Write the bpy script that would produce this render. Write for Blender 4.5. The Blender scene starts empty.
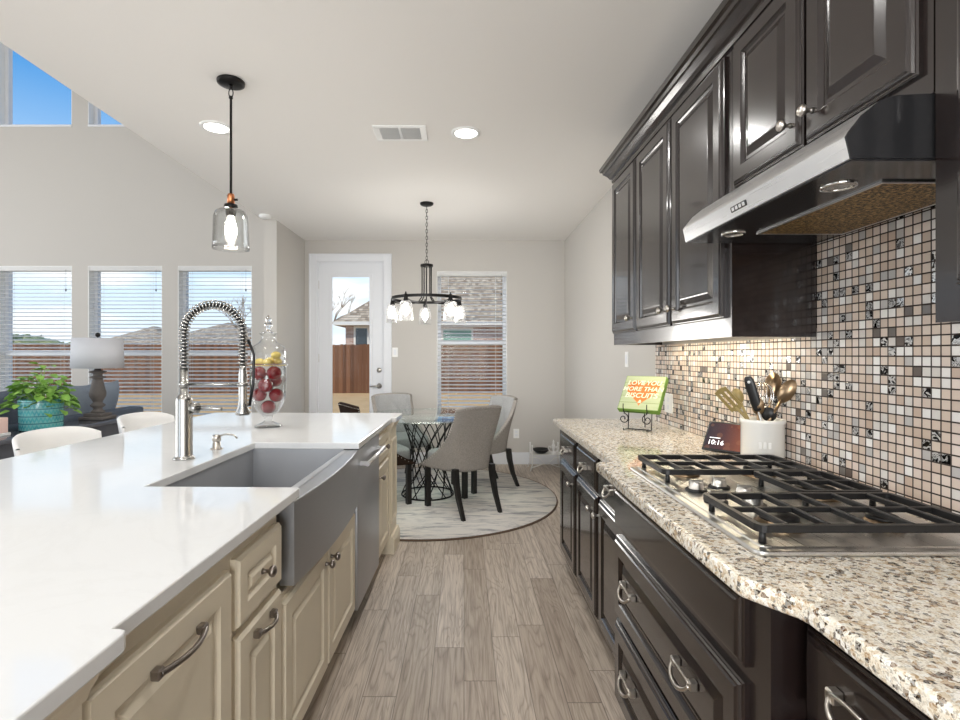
import bpy, bmesh, math, random
from mathutils import Matrix, Vector, noise
S = bpy.context.scene
COL = S.collection
R = random.Random(7)
PI = math.pi
F, CX, CY, CH = 515.0, 464.0, 355.5, 1.33      # focal length (px), optical axis (px), camera height

# ------------------------------------------------------------------ camera, world, sun, large lights, exposure
cd = bpy.data.cameras.new('camera'); cam = bpy.data.objects.new('camera', cd); COL.objects.link(cam)
cam.location = (0, 0, CH); cam.rotation_euler = (PI / 2, 0, 0)
cd.sensor_width = 36; cd.lens = 36 * F / 960; cd.shift_x = (480 - CX) / 960; cd.shift_y = -(360 - CY) / 960
cd.clip_start = 0.02; cd.clip_end = 400
S.camera = cam
S.view_settings.view_transform = 'Standard'; S.view_settings.look = 'None'
S.view_settings.exposure = 0.35; S.view_settings.gamma = 1; S.view_settings.use_curve_mapping = False
S.cycles.use_denoising = True
S.cycles.max_bounces = 10; S.cycles.diffuse_bounces = 4; S.cycles.glossy_bounces = 5
S.cycles.transparent_max_bounces = 40; S.cycles.transmission_bounces = 8
S.cycles.sample_clamp_indirect = 6
S.cycles.caustics_reflective = False; S.cycles.caustics_refractive = False

def lin(c):
    c = c / 255
    return c / 12.92 if c <= .04045 else ((c + .055) / 1.055) ** 2.4
def C(r, g, b): return (lin(r), lin(g), lin(b), 1)

W = bpy.data.worlds.new('sky'); S.world = W; W.use_nodes = True
nt = W.node_tree; nt.nodes.clear()
def nd(t, **k):
    n = nt.nodes.new(t)
    for a, b in k.items(): setattr(n, a, b)
    return n
o_ = nd('ShaderNodeOutputWorld'); bg = nd('ShaderNodeBackground'); tc = nd('ShaderNodeTexCoord'); sp = nd('ShaderNodeSeparateXYZ')
rp = nd('ShaderNodeValToRGB'); nz = nd('ShaderNodeTexNoise'); mp = nd('ShaderNodeMapping'); cr = nd('ShaderNodeValToRGB'); mx = nd('ShaderNodeMixRGB')
e = rp.color_ramp.elements
e[0].position = 0; e[0].color = C(226, 238, 247); e[1].position = .17; e[1].color = C(190, 220, 244)
q = e.new(.40); q.color = C(84, 150, 212); q = e.new(1); q.color = C(60, 122, 192)
mp.inputs['Scale'].default_value = (1.2, 1.2, 6); nz.inputs['Scale'].default_value = 3.0; nz.inputs['Detail'].default_value = 5
cr.color_ramp.elements[0].position = .48; cr.color_ramp.elements[0].color = (0, 0, 0, 1); cr.color_ramp.elements[1].position = .62; cr.color_ramp.elements[1].color = (.8, .8, .8, 1)
fm = nd('ShaderNodeMapRange'); fm.inputs[1].default_value = .14; fm.inputs[2].default_value = .27; fm.inputs[3].default_value = 1; fm.inputs[4].default_value = 0
mu = nd('ShaderNodeMath', operation='MULTIPLY')
L = nt.links.new
L(tc.outputs['Generated'], sp.inputs[0]); L(sp.outputs[2], rp.inputs[0]); L(tc.outputs['Generated'], mp.inputs[0]); L(mp.outputs[0], nz.inputs[0])
L(nz.outputs[0], cr.inputs[0]); L(sp.outputs[2], fm.inputs[0]); L(cr.outputs[0], mu.inputs[0]); L(fm.outputs[0], mu.inputs[1]); L(mu.outputs[0], mx.inputs[0])
L(rp.outputs[0], mx.inputs[1]); mx.inputs[2].default_value = (1, 1, 1, 1); L(mx.outputs[0], bg.inputs[0]); bg.inputs[1].default_value = 1.0; L(bg.outputs[0], o_.inputs[0])

def lamp(name, kind, loc, power, color=(1, 1, 1), rot=(0, 0, 0), **k):
    d = bpy.data.lights.new(name, kind); d.energy = power; d.color = color
    for a, b in k.items(): setattr(d, a, b)
    o = bpy.data.objects.new(name, d); o.location = loc; o.rotation_euler = rot; COL.objects.link(o)
    return o
lamp('sun', 'SUN', (0, -10, 20), 2.4, (1, .95, .86), (math.radians(42), 0, math.radians(-28)), angle=.02)
# added fill lamps at made-up openings in the unseen walls (left wall of the living room, wall behind the camera)
FILL_COL = (.97, .985, 1)
lamp('fill_living_left', 'AREA', (-7.6, 2.3, 1.9), 115, FILL_COL, (0, -PI / 2 - .22, 0), shape='RECTANGLE', size=2.6, size_y=5.0)
lamp('fill_rear', 'AREA', (-.45, -3.1, 1.5), 122, FILL_COL, (PI / 2 + .30, 0, 0), shape='RECTANGLE', size=2.4, size_y=1.9)
lamp('fill_living_rear', 'AREA', (-5.0, -3.1, 2.4), 40, FILL_COL, (PI / 2 + .12, 0, 0), shape='RECTANGLE', size=3.6, size_y=3.8)

# ------------------------------------------------------------------ helpers
class MB:
    """collects shapes; build() links them as ONE mesh object"""
    def __init__(s, M=None): s.v = []; s.f = []; s.sm = []; s.M = M
    def add(s, vs, fs, smooth=False, M=None):
        b = len(s.v)
        for p in vs:
            p = Vector(p)
            if M is not None: p = M @ p
            if s.M is not None: p = s.M @ p
            s.v.append(p)
        for f in fs: s.f.append([b + i for i in f]); s.sm.append(smooth)
        return s
    def bm(s, bm, smooth=False, M=None):
        bm.verts.index_update()
        s.add([v.co.copy() for v in bm.verts], [[v.index for v in f.verts] for f in bm.faces], smooth, M); bm.free(); return s
    def box(s, x0, x1, y0, y1, z0, z1, bev=0, seg=1, M=None):
        vs = [(x, y, z) for x in (x0, x1) for y in (y0, y1) for z in (z0, z1)]
        fs = [(0, 1, 3, 2), (4, 6, 7, 5), (0, 4, 5, 1), (2, 3, 7, 6), (0, 2, 6, 4), (1, 5, 7, 3)]
        if bev <= 0: return s.add(vs, fs, False, M)
        bm = bmesh.new(); bv = [bm.verts.new(v) for v in vs]
        for f in fs: bm.faces.new([bv[i] for i in f])
        bmesh.ops.bevel(bm, geom=bm.edges[:], offset=bev, segments=seg, affect='EDGES', profile=.5)
        return s.bm(bm, seg > 1, M)
    def cyl(s, p0, p1, r0, r1=None, n=16, caps=True, smooth=True):
        r1 = r0 if r1 is None else r1
        p0 = Vector(p0); p1 = Vector(p1); d = (p1 - p0).normalized()
        a = d.orthogonal().normalized(); b = d.cross(a)
        ring = lambda p, r: [p + a * (r * math.cos(2 * PI * i / n)) + b * (r * math.sin(2 * PI * i / n)) for i in range(n)]
        s.add(ring(p0, r0) + ring(p1, r1), [(i, (i + 1) % n, n + (i + 1) % n, n + i) for i in range(n)], smooth)
        if caps: s.add(ring(p0, r0), [list(range(n))[::-1]]); s.add(ring(p1, r1), [list(range(n))])
        return s
    def tube(s, pts, r, n=8, closed=False, flat=None):
        pts = [Vector(p) for p in pts]; m = len(pts); vs = []; prev = None
        rr = r if callable(r) else (lambda i: r)
        for i, p in enumerate(pts):
            t = (pts[(i + 1) % m] - pts[i - 1]) if closed else (pts[min(i + 1, m - 1)] - pts[max(i - 1, 0)])
            t.normalize()
            a = (prev - t * prev.dot(t)).normalized() if prev is not None and (prev - t * prev.dot(t)).length > 1e-6 else t.orthogonal().normalized()
            prev = a; b = t.cross(a)
            for k in range(n):
                c = 2 * PI * k / n
                vs.append(p + a * (rr(i) * math.cos(c)) + b * (rr(i) * math.sin(c)))
        fs = []
        for i in range(m if closed else m - 1):
            j = (i + 1) % m
            for k in range(n): fs.append((i * n + k, i * n + (k + 1) % n, j * n + (k + 1) % n, j * n + k))
        s.add(vs, fs, True)
        if not closed:
            s.add(vs[:n], [list(range(n))[::-1]]); s.add(vs[-n:], [list(range(n))])
        return s
    def lathe(s, prof, c=(0, 0, 0), n=28, M=None, smooth=True):
        c = Vector(c); vs = []; fs = []
        for r, z in prof:
            for k in range(n): vs.append(c + Vector((r * math.cos(2 * PI * k / n), r * math.sin(2 * PI * k / n), z)))
        for i in range(len(prof) - 1):
            for k in range(n): fs.append((i * n + k, i * n + (k + 1) % n, (i + 1) * n + (k + 1) % n, (i + 1) * n + k))
        return s.add(vs, fs, smooth, M)
    def ell(s, c, r, e1=1, e2=1, nu=24, nv=14, M=None):
        """superellipsoid"""
        if not hasattr(r, '__len__'): r = (r, r, r)
        sg = lambda w, m: math.copysign(abs(w) ** m, w)
        vs = []; fs = []
        for j in range(nv + 1):
            ph = -PI / 2 + PI * j / nv
            for i in range(nu):
                th = 2 * PI * i / nu
                vs.append((c[0] + r[0] * sg(math.cos(ph), e1) * sg(math.cos(th), e2), c[1] + r[1] * sg(math.cos(ph), e1) * sg(math.sin(th), e2), c[2] + r[2] * sg(math.sin(ph), e1)))
        for j in range(nv):
            for i in range(nu): fs.append((j * nu + i, j * nu + (i + 1) % nu, (j + 1) * nu + (i + 1) % nu, (j + 1) * nu + i))
        return s.add(vs, fs, True, M)
    def prism(s, poly, h0, h1, axis='z', bev=0, seg=2, smooth=False):
        """extrude a 2D polygon: axis z -> (x,y), axis y -> (x,z), axis x -> (y,z)"""
        mk = {'z': lambda p, h: (p[0], p[1], h), 'y': lambda p, h: (p[0], h, p[1]), 'x': lambda p, h: (h, p[0], p[1])}[axis]
        n = len(poly); bm = bmesh.new()
        a = [bm.verts.new(mk(p, h0)) for p in poly]; b = [bm.verts.new(mk(p, h1)) for p in poly]
        bm.faces.new(a); bm.faces.new(b[::-1])
        for i in range(n): bm.faces.new((a[i], b[i], b[(i + 1) % n], a[(i + 1) % n]))
        bmesh.ops.recalc_face_normals(bm, faces=bm.faces[:])
        if bev:
            ed = [e for e in bm.edges if abs((e.verts[0].co - e.verts[1].co).dot(Vector(mk((0, 0), 1)))) < 1e-6]
            bmesh.ops.bevel(bm, geom=ed, offset=bev, segments=seg, affect='EDGES', profile=.5)
        return s.bm(bm, smooth)
    def nested(s, w, h, prof, M):
        """concentric rectangles (inset, depth), the last one filled; local u,v,n"""
        vs = []; fs = []
        for ins, d in prof: vs += [(ins, ins, d), (w - ins, ins, d), (w - ins, h - ins, d), (ins, h - ins, d)]
        for i in range(len(prof) - 1):
            for k in range(4): fs.append((4 * i + k, 4 * i + (k + 1) % 4, 4 * i + 4 + (k + 1) % 4, 4 * i + 4 + k))
        m = 4 * (len(prof) - 1); fs.append((m, m + 1, m + 2, m + 3))
        return s.add(vs, fs, False, M)
    def grid(s, fn, nu, nv, smooth=True, flip=False):
        vs = [fn(i / nu, j / nv) for j in range(nv + 1) for i in range(nu + 1)]
        fs = []
        for j in range(nv):
            for i in range(nu):
                q = (j * (nu + 1) + i, j * (nu + 1) + i + 1, (j + 1) * (nu + 1) + i + 1, (j + 1) * (nu + 1) + i)
                fs.append(q[::-1] if flip else q)
        return s.add(vs, fs, smooth)
    def build(s, name, m, parent=None, recalc=True):
        me = bpy.data.meshes.new(name)
        v = s.v
        if parent is not None:
            inv = MATS[parent.name].inverted(); v = [inv @ p for p in v]
        me.from_pydata([tuple(p) for p in v], [], s.f)
        me.polygons.foreach_set('use_smooth', s.sm)
        if recalc:
            bm = bmesh.new(); bm.from_mesh(me); bmesh.ops.remove_doubles(bm, verts=bm.verts[:], dist=1e-6)
            bmesh.ops.recalc_face_normals(bm, faces=bm.faces[:]); bm.to_mesh(me); bm.free()
        me.materials.append(m)
        o = bpy.data.objects.new(name, me); COL.objects.link(o)
        MATS[o.name] = MATS[parent.name] if parent is not None else Matrix()
        if parent is not None: o.parent = parent
        return o
MATS = {}
def thing(name, label, cat, loc=(0, 0, 0), rz=0, group=None, M=None):
    o = bpy.data.objects.new(name, None); COL.objects.link(o); o.empty_display_size = .1
    T = (Matrix.Translation(loc) @ Matrix.Rotation(rz, 4, 'Z')) if M is None else M
    o.matrix_world = T; o.location = T.to_translation(); o.rotation_euler = T.to_euler(); MATS[o.name] = T
    return tag(o, label, cat, group)
def tag(o, label, cat, group=None, kind=None):
    o['label'] = label; o['category'] = cat
    if group: o['group'] = group
    if kind: o['kind'] = kind
    return o
def struct(name, mb, m, label, cat, recalc=True):
    return tag(mb.build(name, m, None, recalc), label, cat, None, 'structure')
def dup(root, T, label=None, group=None):
    r = root.copy(); COL.objects.link(r); r.location = T.to_translation(); r.rotation_euler = T.to_euler(); MATS[r.name] = T
    if label: r['label'] = label
    if group: r['group'] = group
    for ch in list(root.children):
        c = ch.copy(); COL.objects.link(c); c.parent = r; MATS[c.name] = T
        for g in ch.children:
            d = g.copy(); COL.objects.link(d); d.parent = c; MATS[d.name] = T
    return r
def TR(x, y, z=0, rz=0): return Matrix.Translation((x, y, z)) @ Matrix.Rotation(rz, 4, 'Z')
def fr(O, U, V, N):
    m = Matrix.Identity(4)
    for i in range(3): m[i][0] = U[i]; m[i][1] = V[i]; m[i][2] = N[i]; m[i][3] = O[i]
    return m
def holes(mb, x0, x1, z0, z1, hs, y0, y1):
    """a wall in the xz plane between y0 and y1 with rectangular openings"""
    xs = sorted({x0, x1, *[h[0] for h in hs], *[h[1] for h in hs]}); zs = sorted({z0, z1, *[h[2] for h in hs], *[h[3] for h in hs]})
    for i in range(len(xs) - 1):
        for j in range(len(zs) - 1):
            cx = (xs[i] + xs[i + 1]) / 2; cz = (zs[j] + zs[j + 1]) / 2
            if not any(h[0] < cx < h[1] and h[2] < cz < h[3] for h in hs): mb.box(xs[i], xs[i + 1], y0, y1, zs[j], zs[j + 1])
    return mb

# ------------------------------------------------------------------ materials
class NT:
    def __init__(s, name):
        s.m = bpy.data.materials.new(name); s.m.use_nodes = True; s.t = s.m.node_tree
        s.b = s.t.nodes['Principled BSDF']; s.out = s.t.nodes['Material Output']
    def n(s, t, ins=None, **k):
        x = s.t.nodes.new(t)
        for a, b in k.items(): setattr(x, a, b)
        for a, b in (ins or {}).items(): s.set(x.inputs[a], b)
        return x
    def set(s, sock, val):
        if isinstance(val, bpy.types.NodeSocket): s.t.links.new(val, sock)
        else: sock.default_value = val
    def p(s, **k):
        nm = {'base': 'Base Color', 'rough': 'Roughness', 'metal': 'Metallic', 'normal': 'Normal', 'coat': 'Coat Weight', 'coat_r': 'Coat Roughness', 'trans': 'Transmission Weight', 'spec': 'Specular IOR Level', 'emis': 'Emission Color', 'emis_s': 'Emission Strength', 'sheen': 'Sheen Weight', 'ior': 'IOR', 'sub': 'Subsurface Weight'}
        for a, b in k.items(): s.set(s.b.inputs[nm[a]], b)
        return s
    def obj(s): return s.n('ShaderNodeTexCoord').outputs['Object']
    def map(s, v, sc=(1, 1, 1), loc=(0, 0, 0), rot=(0, 0, 0)): return s.n('ShaderNodeMapping', {'Vector': v, 'Scale': sc, 'Location': loc, 'Rotation': rot}).outputs[0]
    def noise(s, v, scale, detail=3, rough=.5, dist=0): return s.n('ShaderNodeTexNoise', {'Vector': v, 'Scale': scale, 'Detail': detail, 'Roughness': rough, 'Distortion': dist}).outputs[0]
    def ramp(s, f, stops, interp='LINEAR'):
        r = s.n('ShaderNodeValToRGB', {'Fac': f}); cr = r.color_ramp; cr.interpolation = interp
        cr.elements[0].position, cr.elements[0].color = stops[0]; cr.elements[1].position, cr.elements[1].color = stops[1]
        for p, c in stops[2:]: q = cr.elements.new(p); q.color = c
        return r.outputs[0]
    def math(s, op, a, b=0., c=0.): return s.n('ShaderNodeMath', {0: a, 1: b, 2: c}, operation=op).outputs[0]
    def mix(s, f, a, b, bt='MIX'): return s.n('ShaderNodeMixRGB', {0: f, 1: a, 2: b}, blend_type=bt).outputs[0]
    def bump(s, h, st=.3, d=.002): return s.n('ShaderNodeBump', {'Height': h, 'Strength': st, 'Distance': d}).outputs[0]
G = lambda v: (v, v, v, 1)
def plain(name, col, rough=.5, metal=0, bump=0, bscale=200, var=0, vscale=6, coat=0, spec=.5, **k):
    t = NT(name); o = t.obj()
    if var: t.p(base=t.mix(t.noise(o, vscale, 4), tuple(c * (1 - var) for c in col[:3]) + (1,), tuple(min(1, c * (1 + var)) for c in col[:3]) + (1,)))
    else: t.p(base=col)
    t.p(rough=rough, metal=metal, coat=coat, spec=spec, **k)
    if bump: t.p(normal=t.bump(t.noise(o, bscale, 3), bump, .001))
    return t.m
def emit(name, col, s):
    t = NT(name); t.p(base=col, emis=col, emis_s=s); return t.m
def thin_glass(name, tint=(1, 1, 1, 1), refl=1.0, rough=.0, base=.04, edge=0.):
    t = NT(name); tr = t.n('ShaderNodeBsdfTransparent', {0: tint}); gl = t.n('ShaderNodeBsdfGlossy', {0: G(.95), 'Roughness': rough})
    lw = t.n('ShaderNodeLayerWeight', {0: .5}); f = t.math('MULTIPLY_ADD', t.math('POWER', lw.outputs['Facing'], 2.6), .85 * refl, base * refl)
    t.set(tr.inputs[0], t.mix(t.math('MULTIPLY', t.math('POWER', lw.outputs['Facing'], 2.6), edge), tint, G(.2)))
    ms = t.n('ShaderNodeMixShader', {0: f}); t.t.links.new(tr.outputs[0], ms.inputs[1]); t.t.links.new(gl.outputs[0], ms.inputs[2])
    t.t.links.new(ms.outputs[0], t.out.inputs[0]); return t.m

def seeded_glass(name):
    t = NT(name); tr = t.n('ShaderNodeBsdfTransparent', {0: G(.97)}); tl = t.n('ShaderNodeBsdfTranslucent', {0: G(.95)}); gl = t.n('ShaderNodeBsdfGlossy', {0: G(.95), 'Roughness': .05})
    a = t.n('ShaderNodeMixShader', {0: .07}); t.t.links.new(tr.outputs[0], a.inputs[1]); t.t.links.new(tl.outputs[0], a.inputs[2])
    b = t.n('ShaderNodeMixShader', {0: t.math('MULTIPLY_ADD', t.n('ShaderNodeLayerWeight', {0: .2}).outputs['Facing'], .4, .03)}); t.t.links.new(a.outputs[0], b.inputs[1]); t.t.links.new(gl.outputs[0], b.inputs[2])
    t.t.links.new(b.outputs[0], t.out.inputs[0]); return t.m
def mk_blind():
    t = NT('blind_white'); d = t.b; t.p(base=C(244, 244, 242), rough=.5); tl = t.n('ShaderNodeBsdfTranslucent', {0: G(.9)}); m = t.n('ShaderNodeMixShader', {0: .35})
    t.t.links.new(d.outputs[0], m.inputs[1]); t.t.links.new(tl.outputs[0], m.inputs[2]); t.t.links.new(m.outputs[0], t.out.inputs[0]); return t.m
M_wall = plain('wall_paint', C(197, 193, 187), .9, bump=.12, bscale=120)
M_ceil = plain('ceiling_paint', C(238, 235, 231), .95, bump=.3, bscale=70)
M_trim = plain('white_trim', C(228, 230, 234), .4)
M_white = plain('white_plastic', C(238, 238, 236), .35)
M_blind = mk_blind()
M_glasspane = thin_glass('window_glass', (1, 1, 1, 1), .09)
M_clear = thin_glass('clear_glass', (.965, .972, .972, 1), .95, 0, .03, .65)
M_seeded = seeded_glass('seeded_glass')
M_solid = plain('solid_glass', (1, 1, 1, 1), 0, trans=1.0, ior=1.45)
M_tableglass = thin_glass('table_glass', (.80, .88, .86, 1), 1.0, 0, .08)
M_black = plain('black_metal', C(26, 24, 23), .38, .6)
M_iron = plain('cast_iron', C(30, 29, 29), .42, .2, bump=.2, bscale=400)
M_blackwood = plain('black_wood', C(20, 17, 16), .35)
M_nickel = plain('brushed_nickel', C(190, 184, 176), .28, 1)
M_chrome = plain('chrome', C(215, 213, 210), .12, 1)
M_pewter = plain('dark_pewter', C(146, 138, 132), .3, 1)
M_copper = plain('copper', C(196, 128, 88), .3, 1)
M_bronze = plain('bronze_metal', C(150, 128, 102), .28, 1)
M_cream = plain('cream_cabinet_paint', C(221, 210, 188), .42, var=.05, vscale=9)
M_creamin = M_cream
def stainless(name, col, axis, rough=.26):
    t = NT(name); sc = [600, 600, 600]; sc[axis] = 4
    n = t.noise(t.map(t.obj(), tuple(sc)), 1, 2)
    t.p(base=col, metal=1, rough=t.math('MULTIPLY_ADD', n, .16, rough - .08), normal=t.bump(n, .05, .0006)); return t.m
M_steel = stainless('stainless_steel', C(232, 232, 233), 1, .30)
M_steeldark = stainless('brushed_steel_sink', C(182, 184, 188), 1, .42)
M_steelcook = stainless('cooktop_steel', C(220, 218, 214), 1, .3)
M_hooddark = plain('dark_hood_metal', C(74, 74, 76), .15, .75)
M_faucet = plain('brushed_faucet_steel', C(176, 174, 170), .24, 1)
M_basin = plain('sink_basin_steel', C(168, 170, 174), .42, .25)
def mk_espresso():
    t = NT('espresso_wood'); o = t.obj(); g = t.noise(t.map(o, (40, 40, 2.2)), 1, 4, .6, .4)
    t.p(base=t.mix(g, C(20, 14, 13), C(37, 27, 25)), rough=.22, coat=.45, coat_r=.07, spec=.55, normal=t.bump(g, .06, .001)); return t.m
M_esp = mk_espresso()
def mk_quartz():
    t = NT('white_quartz'); o = t.obj(); n = t.noise(o, 2.2, 6, .6, 1.2)
    v = t.ramp(n, [(.47, G(0)), (.5, G(1)), (.53, G(0))])
    t.p(base=t.mix(t.math('MULTIPLY', v, .10), C(226, 227, 227), C(205, 204, 202)), rough=.07, spec=.55); return t.m
M_quartz = mk_quartz()
def mk_granite():
    t = NT('granite'); o = t.obj(); ow = t.map(o, (1, 1, 1))
    w = t.n('ShaderNodeVectorMath', {0: ow, 1: t.n('ShaderNodeVectorMath', {0: t.n('ShaderNodeTexNoise', {'Vector': ow, 'Scale': 90}).outputs['Color'], 1: (.008, .008, .008)}, operation='MULTIPLY').outputs[0]}, operation='ADD').outputs[0]
    v = t.n('ShaderNodeTexVoronoi', {'Vector': w, 'Scale': 128})
    c1 = t.ramp(t.n('ShaderNodeSeparateColor', {0: v.outputs['Color']}).outputs[0], [(0, C(238, 231, 216)), (.26, C(222, 208, 184)), (.40, C(246, 243, 235)), (.54, C(186, 158, 122)), (.64, C(230, 222, 205)), (.74, C(110, 82, 58)), (.82, C(206, 186, 154)), (.87, C(50, 38, 32)), (.93, C(24, 20, 19))], 'CONSTANT')
    v2 = t.n('ShaderNodeTexVoronoi', {'Vector': w, 'Scale': 420})
    c2 = t.ramp(t.n('ShaderNodeSeparateColor', {0: v2.outputs['Color']}).outputs[1], [(0, C(238, 231, 216)), (.45, C(164, 138, 106)), (.66, C(245, 242, 234)), (.84, C(44, 34, 29))], 'CONSTANT')
    big = t.noise(o, 30, 3)
    t.p(base=t.mix(t.math('MULTIPLY', big, .7), c1, c2), rough=.045, spec=.55); return t.m
M_granite = mk_granite()
PT = .0276
def mk_mosaic():
    t = NT('mosaic_tile'); s = t.n('ShaderNodeSeparateXYZ', {0: t.obj()}); a = t.math('DIVIDE', s.outputs[1], PT); b = t.math('DIVIDE', t.math('SUBTRACT', s.outputs[2], .914), PT)
    fa = t.math('FLOOR', a); fb = t.math('FLOOR', b)
    cell = t.n('ShaderNodeCombineXYZ', {0: fa, 1: fb, 2: 3.7}).outputs[0]
    wn = t.n('ShaderNodeTexWhiteNoise', {'Vector': cell}, noise_dimensions='3D'); v = wn.outputs['Value']
    sc = t.n('ShaderNodeSeparateColor', {0: wn.outputs['Color']})
    d = lambda x: t.math('ABSOLUTE', t.math('SUBTRACT', t.math('FRACT', x), .5))
    m = t.n('ShaderNodeMapRange', {0: t.math('MAXIMUM', d(a), d(b)), 1: .412, 2: .442, 3: 1., 4: 0.}).outputs[0]
    col = t.ramp(v, [(0, C(212, 194, 178)), (.18, C(200, 180, 162)), (.34, C(220, 204, 192)), (.46, C(192, 170, 152)), (.56, C(208, 190, 176)), (.64, C(238, 236, 232)), (.76, C(182, 180, 178)), (.80, C(216, 212, 206)), (.86, C(58, 54, 52)), (.885, C(190, 188, 184))], 'CONSTANT')
    col = t.mix(.18, col, t.ramp(sc.outputs[1], [(0, C(186, 158, 138)), (1, C(246, 240, 232))]))
    # crackled silver tiles
    cra = t.math('GREATER_THAN', v, .885)
    cn = t.noise(t.obj(), 52, 2, .5, 1.2)
    col = t.mix(cra, col, t.ramp(cn, [(.44, C(18, 17, 17)), (.49, C(240, 238, 235)), (.56, C(230, 228, 225)), (.60, C(40, 38, 37)), (.66, C(240, 238, 236))]))
    col = t.mix(m, C(46, 34, 28), col)
    gl = t.math('GREATER_THAN', v, .68)
    t.p(base=col, rough=t.mix(m, G(.8), t.mix(gl, G(.28), G(.10))), metal=t.math('MULTIPLY', t.math('MULTIPLY', cra, m), .55), spec=.5,
        normal=t.bump(t.math('ADD', m, t.math('MULTIPLY', t.math('MULTIPLY', cra, cn), .6)), .5, .0015)); return t.m
M_mosaic = mk_mosaic()
def mk_floor():
    t = NT('wood_plank_floor'); s = t.n('ShaderNodeSeparateXYZ', {0: t.obj()}); pw, pl = .132, 1.1
    a = t.math('DIVIDE', s.outputs[0], pw); fa = t.math('FLOOR', a)
    ro = t.n('ShaderNodeTexWhiteNoise', {'W': fa}, noise_dimensions='1D').outputs['Value']
    b = t.math('ADD', t.math('DIVIDE', s.outputs[1], pl), t.math('MULTIPLY', ro, 5.3)); fb = t.math('FLOOR', b)
    rnd = t.n('ShaderNodeTexWhiteNoise', {'Vector': t.n('ShaderNodeCombineXYZ', {0: fa, 1: fb}).outputs[0]}, noise_dimensions='2D')
    v = rnd.outputs['Value']
    ph = t.n('ShaderNodeVectorMath', {0: t.obj(), 1: t.n('ShaderNodeVectorMath', {0: rnd.outputs['Color'], 1: (7, 7, 7)}, operation='MULTIPLY').outputs[0]}, operation='ADD').outputs[0]
    fine = t.noise(t.map(ph, (95, 4, 1)), 1, 4, .65, .3)
    big = t.noise(t.map(ph, (9, .9, 1)), 1, 2, .5, .6)
    ring = t.math('FRACT', t.math('MULTIPLY', big, 16))
    ring = t.math('POWER', t.math('ABSOLUTE', t.math('SUBTRACT', t.math('MULTIPLY', ring, 2.), 1.)), 4.0)
    col = t.ramp(v, [(0, C(172, 158, 143)), (.35, C(190, 177, 162)), (.7, C(204, 191, 177)), (1, C(162, 147, 132))])
    col = t.mix(t.math('MULTIPLY', t.n('ShaderNodeMapRange', {0: fine, 1: .42, 2: .68}).outputs[0], .55), col, C(104, 88, 76))
    col = t.mix(t.math('MULTIPLY', ring, .42), col, C(98, 82, 70))
    d = lambda x, w: t.n('ShaderNodeMapRange', {0: t.math('ABSOLUTE', t.math('SUBTRACT', t.math('FRACT', x), .5)), 1: .5 - w, 2: .5 - w * .4, 3: 0., 4: 1.}).outputs[0]
    seam = t.math('MAXIMUM', d(a, .017), d(b, .0028))
    col = t.mix(t.math('MULTIPLY', seam, .65), col, C(70, 58, 50))
    t.p(base=col, rough=t.math('MULTIPLY_ADD', fine, .2, .36), normal=t.bump(t.math('SUBTRACT', t.math('MULTIPLY', fine, -.3), seam), .25, .0015)); return t.m
M_floor = mk_floor()
def mk_rug():
    t = NT('grey_rug'); o = t.obj(); a = t.noise(t.map(o, (3, 13, 1)), 1, 6, .68, .8); b = t.noise(t.map(o, (5, 60, 1)), 1, 3, .6, .2)
    f = t.math('ADD', t.math('MULTIPLY', a, .68), t.math('MULTIPLY', b, .32))
    t.p(base=t.ramp(f, [(.34, C(120, 120, 122)), (.43, C(176, 175, 174)), (.50, C(222, 218, 212)), (.60, C(230, 225, 216)), (.70, C(176, 175, 175))]), rough=1, normal=t.bump(t.noise(o, 260, 2), .6, .004), spec=.1); return t.m
M_rug = mk_rug()
def fabric(name, c1, c2, sc=700, st=.4):
    t = NT(name); o = t.obj(); n = t.noise(t.map(o, (sc, sc, sc * 1.3)), 1, 2, .6)
    t.p(base=t.mix(t.n('ShaderNodeMapRange', {0: n, 1: .35, 2: .65}).outputs[0], c1, c2), rough=.95, spec=.15, normal=t.bump(n, st, .001)); return t.m
M_chairb = fabric('grey_linen', C(112, 107, 102), C(176, 170, 163), 330, .5)
M_chairf = fabric('light_grey_linen', C(122, 123, 123), C(172, 172, 171), 420, .5)
M_brownback = fabric('dark_brown_cover', C(34, 24, 20), C(58, 44, 36), 500)
M_sofa = fabric('slate_sofa', C(84, 93, 106), C(110, 119, 132), 300)
M_pillow = fabric('blue_grey_pillow', C(134, 146, 162), C(168, 178, 190), 300)
M_console = plain('dark_console_wood', C(92, 93, 100), .22, var=.15, vscale=12, coat=.3)
M_lampbase = plain('weathered_grey_wood', C(104, 98, 94), .7, bump=.4, bscale=60, var=.25, vscale=30)
M_shade = plain('grey_linen_shade', C(206, 207, 212), .9, bump=.15, bscale=500)
M_stool = plain('white_stool_shell', C(236, 235, 233), .4)
def mk_pot():
    t = NT('turquoise_glaze'); s = t.n('ShaderNodeSeparateXYZ', {0: t.obj()}); z = s.outputs[2]
    band = t.math('FRACT', t.math('MULTIPLY', z, 19))
    ang = t.math('FRACT', t.math('MULTIPLY', t.math('ARCTAN2', s.outputs[1], s.outputs[0]), 5.5))
    zig = t.math('ABSOLUTE', t.math('SUBTRACT', ang, .5))
    pat = t.math('GREATER_THAN', t.math('ABSOLUTE', t.math('SUBTRACT', t.math('SUBTRACT', band, zig), .3)), .2)
    base = t.ramp(t.noise(t.obj(), 14, 4), [(.35, C(52, 150, 160)), (.6, C(96, 186, 188))])
    col = t.mix(t.math('MULTIPLY', pat, .35), base, C(170, 215, 210)); col = t.mix(t.math('LESS_THAN', band, .12), col, C(40, 112, 124))
    t.p(base=col, rough=.25, coat=.4, normal=t.bump(pat, .3, .003)); return t.m
M_pot = mk_pot()
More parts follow.
